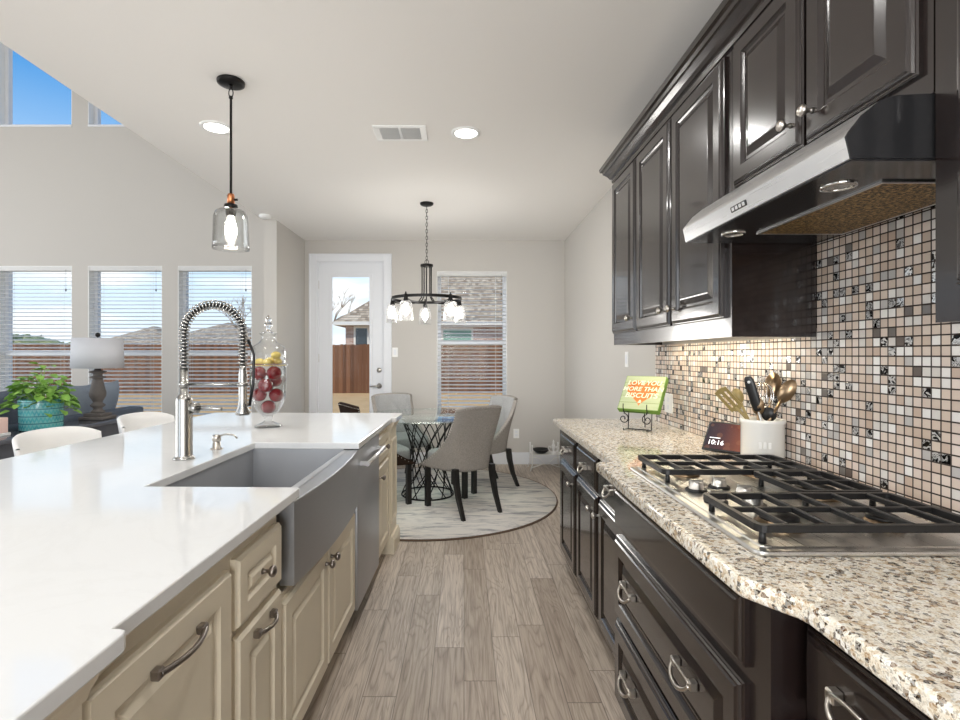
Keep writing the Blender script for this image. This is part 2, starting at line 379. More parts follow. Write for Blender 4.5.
def mk_leaf(name, c1, c2):
    t = NT(name); t.p(base=t.mix(t.noise(t.obj(), 30, 2), c1, c2), rough=.45, sub=0); return t.m
M_leaf = mk_leaf('green_leaf', C(72, 140, 44), C(178, 216, 108))
M_soil = plain('soil', C(50, 38, 30), .95)
M_red = plain('red_ornament', C(122, 8, 20), .2, var=.25, vscale=40, coat=.2)
M_yellow = plain('lemon_yellow', C(206, 184, 104), .45)
M_crock = plain('white_stoneware', C(236, 234, 228), .22, coat=.3)
M_olive = plain('olive_wood', C(146, 128, 80), .45, var=.2, vscale=40)
M_blackplastic = plain('black_plastic', C(20, 20, 22), .35)
M_bulb = emit('lit_bulb', (1, .93, .82, 1), 14)
M_bulb2 = emit('lit_frosted_bulb', (1, .96, .9, 1), 6)
M_can = emit('lit_downlight', (1, .97, .92, 1), 9)
M_strip = emit('lit_strip', (1, .86, .6, 1), 6)
M_hoodlight = plain('unlit_lamp_glass', C(200, 200, 200), .15, .8)
def mk_filter():
    t = NT('bronze_mesh_filter'); o = t.obj(); n = t.n('ShaderNodeMapRange', {0: t.noise(o, 120, 3, .75), 1: .42, 2: .64}).outputs[0]; h = t.n('ShaderNodeTexChecker', {'Vector': t.map(o, (170, 170, 0)), 'Scale': 1}).outputs[1]
    t.p(base=t.mix(n, C(36, 27, 17), C(214, 178, 122)), metal=.75, rough=.4, normal=t.bump(t.math('ADD', n, h), .8, .002)); return t.m
M_filter = mk_filter()
M_green = plain('lime_green_paint', C(108, 148, 58), .6)
def mk_sign():
    t = NT('pale_green_boards'); s = t.n('ShaderNodeSeparateXYZ', {0: t.obj()}); z = t.math('FRACT', t.math('MULTIPLY', s.outputs[2], 22))
    n = t.noise(t.map(t.obj(), (14, 14, 80)), 1, 3)
    t.p(base=t.mix(t.math('LESS_THAN', z, .06), t.mix(n, C(170, 182, 136), C(192, 200, 164)), C(120, 140, 90)), rough=.7); return t.m
M_sign = mk_sign()
M_orange = plain('orange_paint', C(216, 122, 52), .7)
M_letter = plain('cream_paint', C(240, 234, 210), .7)
def mk_screen():
    t = NT('lit_screen'); o = t.obj(); v = t.n('ShaderNodeTexVoronoi', {'Vector': o, 'Scale': 26, 'Randomness': .6}, feature='F1')
    s = t.n('ShaderNodeSeparateXYZ', {0: o}); f = t.math('MULTIPLY_ADD', s.outputs[0], 5.0, .5)
    col = t.ramp(f, [(0, C(40, 44, 62)), (.45, C(100, 62, 66)), (.8, C(164, 92, 70)), (1, C(120, 60, 56))])
    col = t.mix(t.math('MULTIPLY', t.math('LESS_THAN', v.outputs[0], .42), .25), col, C(206, 140, 100))
    t.p(base=G(.01), emis=col, emis_s=.55, rough=.12); return t.m
M_screen = mk_screen()
M_glow = emit('lit_digits', (1, 1, 1, 1), .95)
M_pink = plain('pink_wax', C(240, 206, 196), .5)

# exterior
def mk_grass():
    t = NT('dry_lawn'); o = t.obj(); t.p(base=t.mix(t.noise(o, 2.2, 6, .7), C(186, 144, 96), C(226, 192, 144)), rough=1, normal=t.bump(t.noise(o, 60, 3), .6, .03), spec=.1); return t.m
M_grass = mk_grass()
def mk_fence():
    t = NT('cedar_fence_boards'); s = t.n('ShaderNodeSeparateXYZ', {0: t.obj()}); f = t.math('FLOOR', t.math('DIVIDE', t.math('ADD', s.outputs[0], s.outputs[1]), .14))
    v = t.n('ShaderNodeTexWhiteNoise', {'W': f}, noise_dimensions='1D').outputs['Value']; n = t.noise(t.map(t.obj(), (30, 30, 1.5)), 1, 4, .6)
    t.p(base=t.mix(t.math('ADD', t.math('MULTIPLY', v, .6), t.math('MULTIPLY', n, .4)), C(84, 56, 40), C(146, 104, 76)), rough=.85, spec=.2); return t.m
M_fence = mk_fence()
def mk_brick():
    t = NT('house_brick'); b = t.n('ShaderNodeTexBrick', {'Vector': t.map(t.obj(), (1, 1, 1), rot=(PI / 2, 0, 0)), 'Color1': C(150, 112, 96), 'Color2': C(190, 160, 146), 'Mortar': C(210, 200, 190), 'Scale': 2.2, 'Mortar Size': .02, 'Brick Width': .5, 'Row Height': .17})
    t.p(base=b.outputs[0], rough=.9); return t.m
M_brick = mk_brick()
def mk_roof():
    t = NT('roof_shingles'); o = t.obj(); s = t.n('ShaderNodeSeparateXYZ', {0: o}); row = t.math('FLOOR', t.math('MULTIPLY', s.outputs[2], 8.0))
    c = t.n('ShaderNodeCombineXYZ', {0: t.math('FLOOR', t.math('ADD', t.math('MULTIPLY', s.outputs[0], 6.0), t.math('MULTIPLY', row, .37))), 1: row, 2: t.math('FLOOR', t.math('MULTIPLY', s.outputs[1], .01))}).outputs[0]
    v = t.n('ShaderNodeTexWhiteNoise', {'Vector': c}, noise_dimensions='3D').outputs['Value']
    sh = t.math('LESS_THAN', t.math('FRACT', t.math('MULTIPLY', s.outputs[2], 8.0)), .22)
    t.p(base=t.mix(t.math('MULTIPLY', sh, .6), t.ramp(v, [(0, C(140, 124, 106)), (.5, C(176, 158, 136)), (1, C(206, 190, 168))]), C(80, 74, 68)), rough=.95, spec=.1); return t.m
M_roof = mk_roof()
M_housewhite = plain('house_trim_paint', C(226, 222, 214), .7)
M_darkwin = plain('dark_house_window', C(46, 56, 62), .08, 0, spec=.8)
M_greenwin = plain('green_house_window', C(120, 160, 142), .2)
M_bark = plain('pale_bark', C(176, 160, 142), .9, var=.2, vscale=8)
M_foliage = mk_leaf('tree_foliage', C(92, 104, 62), C(150, 158, 108))

# ------------------------------------------------------------------ the room shell
ZC, YB, XR, XN, XE, YL, ZL = 2.74, 6.31, 1.235, -1.95, -2.085, 5.92, 5.6
YR, XF = -3.0, -7.5
struct('floor', MB().box(XF, XR + .15, YR, YB + .15, -.12, 0), M_floor, 'grey-brown wood plank floor between the island and the dark cabinets', 'floor')
struct('ceiling', MB().box(XE, XR + .15, YR, YB + .15, ZC, ZC + .12), M_ceil, 'flat off-white textured kitchen ceiling', 'ceiling')
struct('ceiling_living', MB().box(XF - .15, XE + .14, YR, YL + .15, ZL, ZL + .12), M_ceil, 'high ceiling of the living room', 'ceiling')
struct('wall_upper', MB().box(XE, XE + .14, YR, YB + .15, ZC + .12, ZL), M_wall, 'upper storey wall above the kitchen ceiling edge', 'wall')
struct('wall_right', MB().box(XR, XR + .15, YR, YB + .15, 0, ZC), M_wall, 'white painted wall carrying the dark wall cabinets', 'wall')
struct('wall_nook', MB().box(XE, XN, 5.36, YB, 0, ZC), M_wall, 'short return wall between the living room and the breakfast nook', 'wall')
DX0, DX1, DZ = -1.80, -.98, 2.48
WX0, WX1, WZ0, WZ1 = -.331, .527, .62, 2.36
struct('wall_back', holes(MB(), XE, XR, 0, ZC, [(DX0, DX1, 0, DZ), (WX0, WX1, WZ0, WZ1)], YB, YB + .15), M_wall, 'greige breakfast nook wall with the glass door', 'wall')
LW = [(-5.36, -4.506), (-4.32, -3.47), (-3.287, -2.437)]
LZ0, LZ1, UZ0, UZ1 = .36, 2.36, 3.96, 5.25
lh = [(a, b, LZ0, LZ1) for a, b in LW] + [(a, b, UZ0, UZ1) for a, b in LW]
struct('wall_living', holes(MB(), XF, XE, 0, ZL, lh, YL, YL + .15), M_wall, 'greige two-storey living room wall with three tall windows', 'wall')
# unseen walls with openings added for the fill lamps outside them
mb = MB(); holes(mb, -2.7, 6.2, 0, ZL, [(-.3, 4.9, .6, 3.2)], 0, .15)
m2 = MB(Matrix.Translation((XF, 0, 0)) @ Matrix.Rotation(PI / 2, 4, 'Z')); holes(m2, YR, YL + .15, 0, ZL, [(-.3, 4.9, .6, 3.2)], 0, .15)
struct('wall_left', m2, M_wall, 'outer living room wall with an opening added for fill light', 'wall')
struct('wall_rear', holes(MB(), XF, XR, 0, ZL, [(-1.65, .75, .55, 2.45), (-6.8, -3.2, .5, 4.3)], YR - .15, YR), M_wall, 'wall behind the kitchen with openings added for fill light', 'wall')

def base(name, x0, x1, y0, y1, lab):
    ax = (x1 - x0) > (y1 - y0); mb = MB()
    mb.box(x0, x1, y0, y1, 0, .12)
    if ax: mb.box(x0, x1, y0 + .004, y1, .12, .145, .004)
    else: mb.box(x0 + .002, x1 - .002, y0, y1, .12, .145, .004)
    struct(name, mb, M_trim, lab, 'baseboard')
base('baseboard_back', DX1 + .1, XR, YB - .016, YB, 'white baseboard under the breakfast window')
base('baseboard_nook', XN, XN + .016, 5.36, YB, 'white baseboard along the nook return wall')
base('baseboard_right', XR - .016, XR, 3.42, YB, 'white baseboard beyond the granite counter')
base('baseboard_living', XF, XE, YL - .016, YL, 'white baseboard under the living room windows')

def window(n, x0, x1, z0, z1, y, lab, rail=True):
    """vinyl window at the outer side of the opening; y = room face of the wall"""
    ya, yb = y + .09, y + .145; f = .045; mb = MB()
    mb.box(x0, x0 + f, ya, yb, z0, z1); mb.box(x1 - f, x1, ya, yb, z0, z1); mb.box(x0 + f, x1 - f, ya, yb, z0, z0 + f); mb.box(x0 + f, x1 - f, ya, yb, z1 - f, z1)
    zm = (z0 + z1) / 2
    if rail: mb.box(x0 + f, x1 - f, ya - .01, yb, zm - .03, zm + .03)
    w = struct('window_%d' % n, mb, M_trim, lab, 'window')
    MB().box(x0 + f, x1 - f, y + .118, y + .122, z0 + f, z1 - f).build('pane', M_glasspane, w)
    mb = MB().box(x0, x0 + .006, y - .001, ya, z0 + .022, z1).box(x1 - .006, x1, y - .001, ya, z0 + .022, z1).box(x0 + .006, x1 - .006, y - .001, ya, z1 - .006, z1); mb.build('jamb_liner', M_white, w)
    # sill board
    MB().box(x0 - .0, x1 + .0, y - .012, ya, z0 - .0, z0 + .022, .004).build('sill', M_trim, w)
    return w
window(1, LW[0][0], LW[0][1], LZ0, LZ1, YL, 'living room window above the potted plant')
window(2, LW[1][0], LW[1][1], LZ0, LZ1, YL, 'living room window behind the table lamp')
window(3, LW[2][0], LW[2][1], LZ0, LZ1, YL, 'living room window behind the spring faucet')
window(4, WX0, WX1, WZ0, WZ1, YB, 'breakfast nook window behind the dining chairs')
for i, (a, b) in enumerate(LW):
    window(5 + i, a, b, UZ0, UZ1, YL, ['high living room window above the plant window', 'high living room window above the lamp window', 'high living room window above the faucet window'][i], False)

def blind(x0, x1, z0, z1, y, lab):
    t = thing('window_blind', lab, 'blind', ((x0 + x1) / 2, y + .045, z1), 0, 'white slat blinds')
    MB().box(x0 + .004, x1 - .004, y + .004, y + .066, z1 - .055, z1 - .002, .004).build('headrail', M_blind, t)
    mb = MB(); z = z1 - .085; M0 = None
    while z > z0 + .075:
        mb.box(x0 + .008, x1 - .008, -.025, .025, -.0015, .0015, M=Matrix.Translation((0, y + .036, z)) @ Matrix.Rotation(math.radians(13), 4, 'X')); z -= .045
    mb.build('slats', M_blind, t)
    MB().box(x0 + .008, x1 - .008, y + .012, y + .06, z0 + .03, z0 + .055, .003).build('bottom_rail', M_blind, t)
    for k in (.16, .84):
        xx = x0 + (x1 - x0) * k
        MB().cyl((xx, y + .010, z1 - .05), (xx, y + .010, z0 + .04), .0012, n=6).cyl((xx, y + .062, z1 - .05), (xx, y + .062, z0 + .04), .0012, n=6).build('ladder_cord', M_blind, t)
    xx = x1 - .07
    MB().cyl((xx, y + .0, z1 - .04), (xx, y + .0, z1 - .26), .0012, n=6).lathe([(.001, .03), (.006, .02), (.007, 0), (.001, -.004)], (xx, y, z1 - .29), 10).build('pull_cord', M_iron, t)
blind(LW[0][0], LW[0][1], LZ0, LZ1, YL, 'white slat blind over the living room window behind the potted plant')
blind(LW[1][0], LW[1][1], LZ0, LZ1, YL, 'white slat blind over the living room window behind the table lamp')
blind(LW[2][0], LW[2][1], LZ0, LZ1, YL, 'white slat blind over the living room window behind the spring faucet')
blind(WX0, WX1, WZ0, WZ1, YB, 'white slat blind in the breakfast nook window beside the glass door')

# patio door
mb = MB()
gx0, gx1, gz0, gz1 = -1.63, -1.152, .26, 2.305
ya, yb = YB + .03, YB + .075
holes(mb, DX0 + .012, DX1 - .012, .01, DZ - .012, [(gx0, gx1, gz0, gz1)], ya, yb)
for a, b, c, d in ((gx0 - .03, gx0 + .012, gz0 - .03, gz1 + .03), (gx1 - .012, gx1 + .03, gz0 - .03, gz1 + .03)): mb.box(a, b, ya - .008, ya, c, d, .003)
for c, d in ((gz0 - .03, gz0 + .012), (gz1 - .012, gz1 + .03)): mb.box(gx0 + .012, gx1 - .012, ya - .008, ya, c, d, .003)
door = struct('door_1', mb, M_trim, 'white full-glass patio door with a lever handle', 'door')
MB().box(gx0, gx1, YB + .05, YB + .054, gz0, gz1).build('pane', M_glasspane, door)
Mh = fr((-1.04, ya, 0), (1, 0, 0), (0, 0, 1), (0, -1, 0))
mb = MB(); mb.lathe([(0, .0), (.03, 0), (.03, .012), (.022, .02), (0, .02)], n=20, M=fr((-1.043, ya, 1.15), (1, 0, 0), (0, 0, 1), (0, -1, 0)))
mb.box(-1.047, -1.039, ya - .032, ya - .018, 1.13, 1.17, .002); mb.build('deadbolt', M_nickel, door)
mb = MB(); mb.lathe([(0, 0), (.032, 0), (.032, .01), (.012, .016), (.012, .045), (0, .045)], n=20, M=fr((-1.043, ya, .955), (1, 0, 0), (0, 0, 1), (0, -1, 0)))
mb.tube([(-1.043, ya - .042, .955), (-1.08, ya - .046, .957), (-1.15, ya - .044, .95)], .009); mb.build('lever_handle', M_nickel, door)
for z in (.35, 1.3, 2.2): MB().box(DX0 + .003, DX0 + .016, ya - .006, ya, z - .05, z + .05).build('hinge', M_nickel, door)
mb = MB(); cw = .095
def casing(mb, x0, x1, z1):
    y0 = YB - .018
    mb.box(x0 - cw, x0, y0, YB, 0, z1 + cw, .003); mb.box(x1, x1 + cw, y0, YB, 0, z1 + cw, .003); mb.box(x0, x1, y0, YB, z1, z1 + cw, .003)
    mb.box(x0 - cw, x0 - cw + .022, y0 - .01, y0, 0, z1 + cw, .003); mb.box(x1 + cw - .022, x1 + cw, y0 - .01, y0, 0, z1 + cw, .003); mb.box(x0 - cw + .022, x1 + cw - .022, y0 - .01, y0, z1 + cw - .022, z1 + cw, .003)
    mb.box(x0 - .0, x0 + .012, YB - .001, YB + .15, 0, z1); mb.box(x1 - .012, x1, YB - .001, YB + .15, 0, z1); mb.box(x0 + .012, x1 - .012, YB - .001, YB + .15, z1 - .012, z1)
casing(mb, DX0, DX1, DZ)
struct('trim_1', mb, M_trim, 'white moulded casing around the patio door', 'trim')

# ------------------------------------------------------------------ outdoors
struct('ground', MB().box(-60, 60, YB + .15, 120, -.2, -.06), M_grass, 'pale dry lawn behind the house', 'lawn')
fe = thing('wooden_fence', 'reddish cedar privacy fence across the back lawn', 'fence', (-7, 19, -.06))
mb = MB(); x = -26.0
while x < 14:
    h = 1.74 + R.uniform(-.012, .012)
    mb.prism([(x + .002, -.06), (x + .136, -.06), (x + .136, h - .03), (x + .115, h), (x + .023, h), (x + .002, h - .03)], 19, 19.02, 'y'); x += .14
mb.build('boards', M_fence, fe)
MB().box(-26, 14, 19.02, 19.06, .3, .39).box(-26, 14, 19.02, 19.06, 1.35, 1.44).build('rails', M_fence, fe)
for i in range(17):
    xx = -26 + 2.5 * i; MB().box(xx - .045, xx + .045, 19.06, 19.15, -.06, 1.65).build('post', M_fence, fe)

def house(lab, x0, x1, y0, y1, ze, pitch, wins, brick=M_brick):
    t = thing('house', lab, 'house', ((x0 + x1) / 2, (y0 + y1) / 2, -.1))
    MB().box(x0, x1, y0, y1, -.1, ze).build('wall', brick, t)
    o = .45; a, b, c, d = x0 - o, x1 + o, y0 - o, y1 + o; hw = min(b - a, d - c) / 2; zr = ze + hw * pitch
    if b - a >= d - c: r = [(a + hw, (c + d) / 2, zr), (b - hw, (c + d) / 2, zr)]; fs = [(0, 1, 5, 4), (1, 2, 5), (2, 3, 4, 5), (3, 0, 4), (3, 2, 1, 0)]
    else: r = [((a + b) / 2, c + hw, zr), ((a + b) / 2, d - hw, zr)]; fs = [(0, 1, 4), (1, 2, 5, 4), (2, 3, 5), (3, 0, 4, 5), (3, 2, 1, 0)]
    MB().add([(a, c, ze), (b, c, ze), (b, d, ze), (a, d, ze)] + r, fs).build('roof', M_roof, t)
    MB().box(a, b, c - .03, c + .02, ze - .17, ze - .0).box(a - .03, a, c, d, ze - .17, ze).box(a, b, c, y0, ze - .17, ze - .15).build('gutter', M_housewhite, t)
    for (wx0, wx1, wz0, wz1, m) in wins:
        w = MB().box(wx0 - .1, wx1 + .1, y0 - .04, y0, wz0 - .1, wz1 + .1).build('window_frame', M_housewhite, t)
        mb = MB().box(wx0, wx1, y0 - .05, y0 - .04, wz0, wz1); mb.build('window_pane', m, w)
        MB().box(wx0, wx1, y0 - .06, y0 - .05, (wz0 + wz1) / 2 - .03, (wz0 + wz1) / 2 + .03).build('meeting_rail', M_housewhite, w)
    return t
house('brick house with a grey hip roof seen through the patio door and nook window', -5.75, 8, 25, 36, 2.95, .8, [(-5.25, -4.7, .9, 2.65, M_darkwin), (-1.0, .35, 1.0, 2.6, M_greenwin), (3, 4.2, 1, 2.6, M_darkwin)])
house('tan house far beyond the fence behind the faucet window', -28, -18.5, 46, 58, 2.4, .42, [(-26, -24.6, .9, 2.1, M_darkwin), (-22, -20.6, .9, 2.1, M_darkwin)])
house('tan house far beyond the fence behind the lamp window', -41, -32, 56, 66, 2.3, .5, [(-38, -36.5, .9, 2.1, M_darkwin)])
# bare tree beside the house, bushes far away
def bare_tree(x, y, h, lab, seed):
    rr = random.Random(seed); t = thing('bare_tree', lab, 'tree', (x, y, -.1)); trunk = MB(); br = MB()
    pts = [Vector((x, y, -.1)), Vector((x + .05, y, h * .2)), Vector((x - .05, y, h * .42))]; trunk.tube(pts, lambda i: .12 - .02 * i, 8)
    def grow(p, d, l, r, k):
        q = p + d * l * .5 + Vector((rr.uniform(-.1, .1), 0, .05)) * l; e = p + d * l
        br.tube([p, q, e], lambda i: r * (1 - .25 * i), 5)
        if k:
            for _ in range(3): grow(e, (d + Vector((rr.uniform(-.7, .7), rr.uniform(-.7, .7), rr.uniform(-.25, .5)))).normalized(), l * rr.uniform(.6, .8), r * .55, k - 1)
    for a in range(4): grow(pts[-1], Vector((math.cos(a * 1.6) * .6, math.sin(a * 1.6) * .6, 1)).normalized(), h * .24, .07, 3)
    trunk.build('trunk', M_bark, t); br.build('branches', M_bark, t)
bare_tree(-7.9, 29, 5.2, 'bare pale tree standing left of the brick house', 3)
bare_tree(-12.6, 30, 4.6, 'bare pale tree beyond the fence behind the faucet window', 11)
def bush(x, y, r, h, lab, seed):
    rr = random.Random(seed); mb = MB()
    for _ in range(9):
        c = (x + rr.uniform(-r, r) * .7, y + rr.uniform(-r, r) * .3, h * rr.uniform(.35, .72)); s = r * rr.uniform(.35, .55)
        b0 = len(mb.v); mb.ell(c, (s, s, min(s, h * .3)), nu=22, nv=14)
        for i in range(b0, len(mb.v)):
            p = mb.v[i]; d = (p - Vector(c)); mb.v[i] = p + d * (noise.noise(p * 2.5) * .5 + noise.noise(p * 7) * .25)
    t = thing('tree', lab, 'tree', (x, y, -.1))
    mb.build('crown', M_foliage, t, False); MB().cyl((x, y, -.1), (x, y, h * .5), .2, .12, 8).build('trunk', M_bark, t)
bush(-43, 52, 4.2, 3.4, 'grey-green tree beyond the fence, first in the plant window', 1)
bush(-53, 58, 4.5, 3.4, 'grey-green tree beyond the fence, second in the plant window', 2)
bush(-36.5, 48, 2.6, 2.6, 'low green tree beyond the fence behind the plant window edge', 4)

# ------------------------------------------------------------------ ISLAND (turned 1.24 degrees)
IA = -math.atan(.0217)
IM = Matrix.Translation((-.553, 0, 0)) @ Matrix.Rotation(IA, 4, 'Z')
def ithing(name, lab, cat, x, y, z=0, group=None): return thing(name, lab, cat, M=IM @ Matrix.Translation((x, y, z)), group=group)
def IB(): return MB(IM)
DP_I = [(0, 0), (0, .012), (.004, .016), (.008, .022), (.058, .022), (.064, .016), (.070, .012), (.078, .012), (.096, .021)]      # raised panel door
DP_R = [(0, 0), (0, .009), (.003, .012), (.006, .012), (.009, .017), (.013, .018), (.017, .022), (.058, .022), (.062, .017), (.068, .012), (.078, .012), (.100, .0205), (.104, .021)]
def drp(p, k): return [(a if a < .02 else .017 + (a - .017) * k, d) for a, d in p]
def knob(mb, M, s=1): mb.lathe([(0, 0), (.009 * s, 0), (.006 * s, .006), (.0055 * s, .016), (.013 * s, .021), (.0165 * s, .027), (.015 * s, .033), (.008 * s, .037), (0, .038)], n=18, M=M)
def arch_pull(mb, M, l):
    def P(u, n, v=0): return M @ Vector((u, v, n))
    for k in (-1, 1): mb.box(-.010, .010, -.010, .010, 0, .018, .003, M=M @ Matrix.Translation((k * l / 2, 0, 0)))
    pts = [P(l / 2 * math.sin(a), .014 + .018 * math.cos(a) ** 2) for a in [(-.5 + i / 12) * PI for i in range(13)]]
    mb.tube(pts, lambda i: .0062 - .0016 * math.sin(PI * i / 12) + .001, 8)
def bail_pull(mb, M, l):
    def P(u, v, n): return M @ Vector((u, v, n))
    for k in (-1, 1):
        mb.box(-.010, .010, -.010, .012, 0, .020, .003, M=M @ Matrix.Translation((k * l / 2, 0, 0)))
    up = [P(l / 2 * math.cos(a), .014 * math.sin(a) + .002, .018 + .006 * math.sin(a)) for a in [PI * i / 12 for i in range(13)]]
    dn = [P(l / 2 * math.cos(a), -.026 * math.sin(a), .018 + .014 * math.sin(a)) for a in [PI * i / 14 for i in range(15)]]
    mb.tube(up, .0035, 7); mb.tube(dn, lambda i: .0035 + .0018 * math.sin(PI * i / 14), 8)
def iframe(y, z, x=-.039): return fr((x, y, z), (0, 1, 0), (0, 0, 1), (1, 0, 0))

CT = .914
# cabinets
XC, XK = -.039, -.66
def ibody(y0, y1, z0=.10, z1=.884, kick=True):
    mb = IB().box(XK, XC, y0, y1, z0, z1)
    if kick: mb.box(XK, XC - .075, y0, y1, 0, z0)
    return mb
t = ithing('island_cabinet', 'cream cabinet under the near end of the white island with no door in view', 'cabinet', -.35, -.2)
ibody(-.95, .515).build('body', M_cream, t)
def pilaster(y0, y1, lab):
    t = ithing('corner_pilaster', lab, 'pilaster', -.02, (y0 + y1) / 2)
    IB().box(-.64, -.012, y0, y1, 0, .884, .002).build('post', M_cream, t)
    IB().nested(y1 - y0 - .05, .56, [(0, 0), (0, .006), (.004, .008), (.02, .008), (.024, .003), (.03, .003)], fr((-.012, y0 + .025, .2), (0, 1, 0), (0, 0, 1), (1, 0, 0))).build('panel', M_cream, t)
    IB().prism([(-.012, 0), (.012, 0), (.012, .09), (.006, .10), (.002, .115), (-.012, .115)], y0 - .0, y1 + .012, 'y').build('plinth', M_cream, t)
    IB().prism([(-.012, .884), (.012, .884), (.010, .865), (.0, .85), (-.006, .835), (-.012, .835)], y0, y1, 'y').build('cap', M_cream, t)
pilaster(.515, .742, 'cream corner pilaster of the white island beside the waste pull-out door')
pilaster(3.44, 3.69, 'cream corner pilaster at the dining end of the white island')

t = ithing('island_cabinet', 'cream waste pull-out cabinet with one wide door and a horizontal pewter pull', 'cabinet', -.35, .985)
ibody(.742, 1.228).build('body', M_cream, t)
w = 1.212 - .756
d = IB().nested(w, .825 - .12, DP_I, iframe(.756, .12)).build('door', M_cream, t)
mb = IB(); arch_pull(mb, iframe(.985, .768, -.017), .15); mb.build('handle', M_pewter, d)
t = ithing('island_cabinet', 'narrow cream cabinet with a small drawer above a door beside the apron sink', 'cabinet', -.35, 1.38)
ibody(1.228, 1.532).build('body', M_cream, t)
dr = IB().nested(.28, .837 - .665, drp(DP_I, .75), iframe(1.243, .665)).build('drawer', M_cream, t)
mb = IB(); knob(mb, iframe(1.383, .751, -.018), .95); mb.build('knob', M_pewter, dr)
d = IB().nested(.28, .642 - .12, DP_I, iframe(1.243, .12)).build('door', M_cream, t)
mb = IB(); arch_pull(mb, iframe(1.383, .612, -.017), .105); mb.build('handle', M_pewter, d)
t = ithing('island_cabinet', 'cream sink base cabinet with two doors under the apron sink', 'cabinet', -.35, 2.0)
ibody(1.532, 2.462, .10, .60).build('body', M_cream, t)
for a, b, kx in ((1.545, 2.0, 1.965), (2.006, 2.452, 2.04)):
    d = IB().nested(b - a, .585 - .12, DP_I, iframe(a, .12)).build('door', M_cream, t)
    mb = IB(); knob(mb, iframe(kx, .535, -.018), 1.0); mb.build('knob', M_pewter, d)
t = ithing('dishwasher', 'stainless dishwasher with a bar handle built into the white island', 'dishwasher', -.35, 2.74)
IB().box(XK, XC, 2.466, 3.02, .1, .876).box(XK, XC - .06, 2.466, 3.02, 0, .1).build('body', M_blackplastic, t)
d = IB().box(XC, -.010, 2.47, 3.016, .105, .875, .004, 2).build('door', M_steeldark, t)
mb = IB().tube([(.028, 2.51, .80), (.031, 2.74, .80), (.028, 2.98, .80)], .011, 12)
for y in (2.53, 2.96): mb.box(-.02, .028, y - .012, y + .012, .79, .81, .003)
mb.build('handle', M_steel, d)
t = ithing('island_cabinet', 'narrow cream end cabinet with a drawer and door beyond the dishwasher', 'cabinet', -.35, 3.23)
ibody(3.024, 3.44).build('body', M_cream, t)
dr = IB().nested(.38, .837 - .68, drp(DP_I, .7), iframe(3.042, .68)).build('drawer', M_cream, t)
mb = IB(); knob(mb, iframe(3.23, .76, -.018)); mb.build('knob', M_pewter, dr)
d = IB().nested(.38, .66 - .12, DP_I, iframe(3.042, .12)).build('door', M_cream, t)
mb = IB(); knob(mb, iframe(3.075, .60, -.018)); mb.build('knob', M_pewter, d)
t = ithing('island_back_panel', 'cream panelled back of the white island facing the stools', 'panel', -.70, 1.4)
IB().box(-1.05, -.66, -.95, 3.69, .0, .884).build('board', M_cream, t)

# apron sink
t = ithing('apron_sink', 'stainless steel apron-front sink set into the white island', 'sink', -.27, 2.03, .6)
y0, y1 = 1.594, 2.458; mb = IB()
n = 16; fx = lambda s: -.007 + .024 * (1 - (2 * s - 1) ** 2)
mb.prism([(-.052, y0), *[(fx(i / n), y0 + (y1 - y0) * i / n) for i in range(n + 1)], (-.052, y1)], .615, .880, 'z', .004, 2, False)
mb.build('apron', M_steeldark, t)
mb = IB(); bx0, bx1 = -.51, -.075
mb.box(bx0 - .006, bx0, y0 + .02, y1 + .003, .64, .8835); mb.box(bx1, bx1 + .03, y0 + .02, y1, .64, .880)
mb.box(bx0, bx1, y0 + .02, y0 + .026, .64, .8835); mb.box(bx0, bx1, y1 - .003, y1 + .003, .64, .8835); mb.box(bx0, bx1, y0 + .026, y1 - .003, .634, .64)
mb.build('basin', M_basin, t)
IB().lathe([(0, .002), (.03, .002), (.045, .004), (.05, 0)], (-.32, 2.03, .6405), 24).build('drain', M_steel, t)
# quartz top: outline with the sink notch and the two corner bumps
poly = [(.027, -1.0), (.027, .772), (.022, .783), (.012, .787), (0, .787), (0, 1.620), (-.006, 1.628), (-.50, 1.628), (-.50, 2.452), (0, 2.452), (0, 3.43), (.012, 3.432), (.023, 3.438), (.027, 3.448), (.027, 3.715), (.017, 3.73), (-1.345, 3.73), (-1.345, -1.0)]
t = tag(IB().prism(poly, .884, CT, 'z', .0035, 2).build('quartz_countertop', M_quartz), 'white quartz island countertop with a notch for the sink', 'countertop')

# faucet
def ring_pts(c, r, n, ax=None): return [(c[0] + r * math.cos(2 * PI * i / n), c[1] + r * math.sin(2 * PI * i / n), c[2]) for i in range(n)]
fxx, fy = -1.125, 2.07
t = thing('spring_faucet', 'tall stainless faucet with a coiled spring arch beside the sink', 'faucet', (fxx, fy, CT))
MB().lathe([(0, 0), (.040, 0), (.040, .006), (.034, .010), (.031, .016), (.031, .235), (.029, .245), (.020, .258), (.0145, .262), (.0145, .37), (0, .37)], (fxx, fy, CT), 32).build('body', M_faucet, t)
R0 = .118; zc = CT + .49 + .012; arc = []
for i in range(10): arc.append(Vector((fxx, fy, CT + .36 + (zc - CT - .36) * i / 10)))
for i in range(33): a = PI - PI * i / 32; arc.append(Vector((fxx + R0 + R0 * math.cos(a), fy, zc + R0 * math.sin(a))))
for i in range(1, 8): arc.append(Vector((fxx + 2 * R0, fy, zc - .12 * i / 7)))
MB().tube(arc, .009, 10).build('hose', M_iron, t)
cum = [0]
for a, b in zip(arc, arc[1:]): cum.append(cum[-1] + (b - a).length)
def along(s):
    s = max(0, min(cum[-1] - 1e-6, s)); i = max(k for k in range(len(cum) - 1) if cum[k] <= s); f = (s - cum[i]) / (cum[i + 1] - cum[i]); return arc[i].lerp(arc[i + 1], f), (arc[i + 1] - arc[i]).normalized()
coil = []; turns = int(cum[-1] / .0138); NN = turns * 12
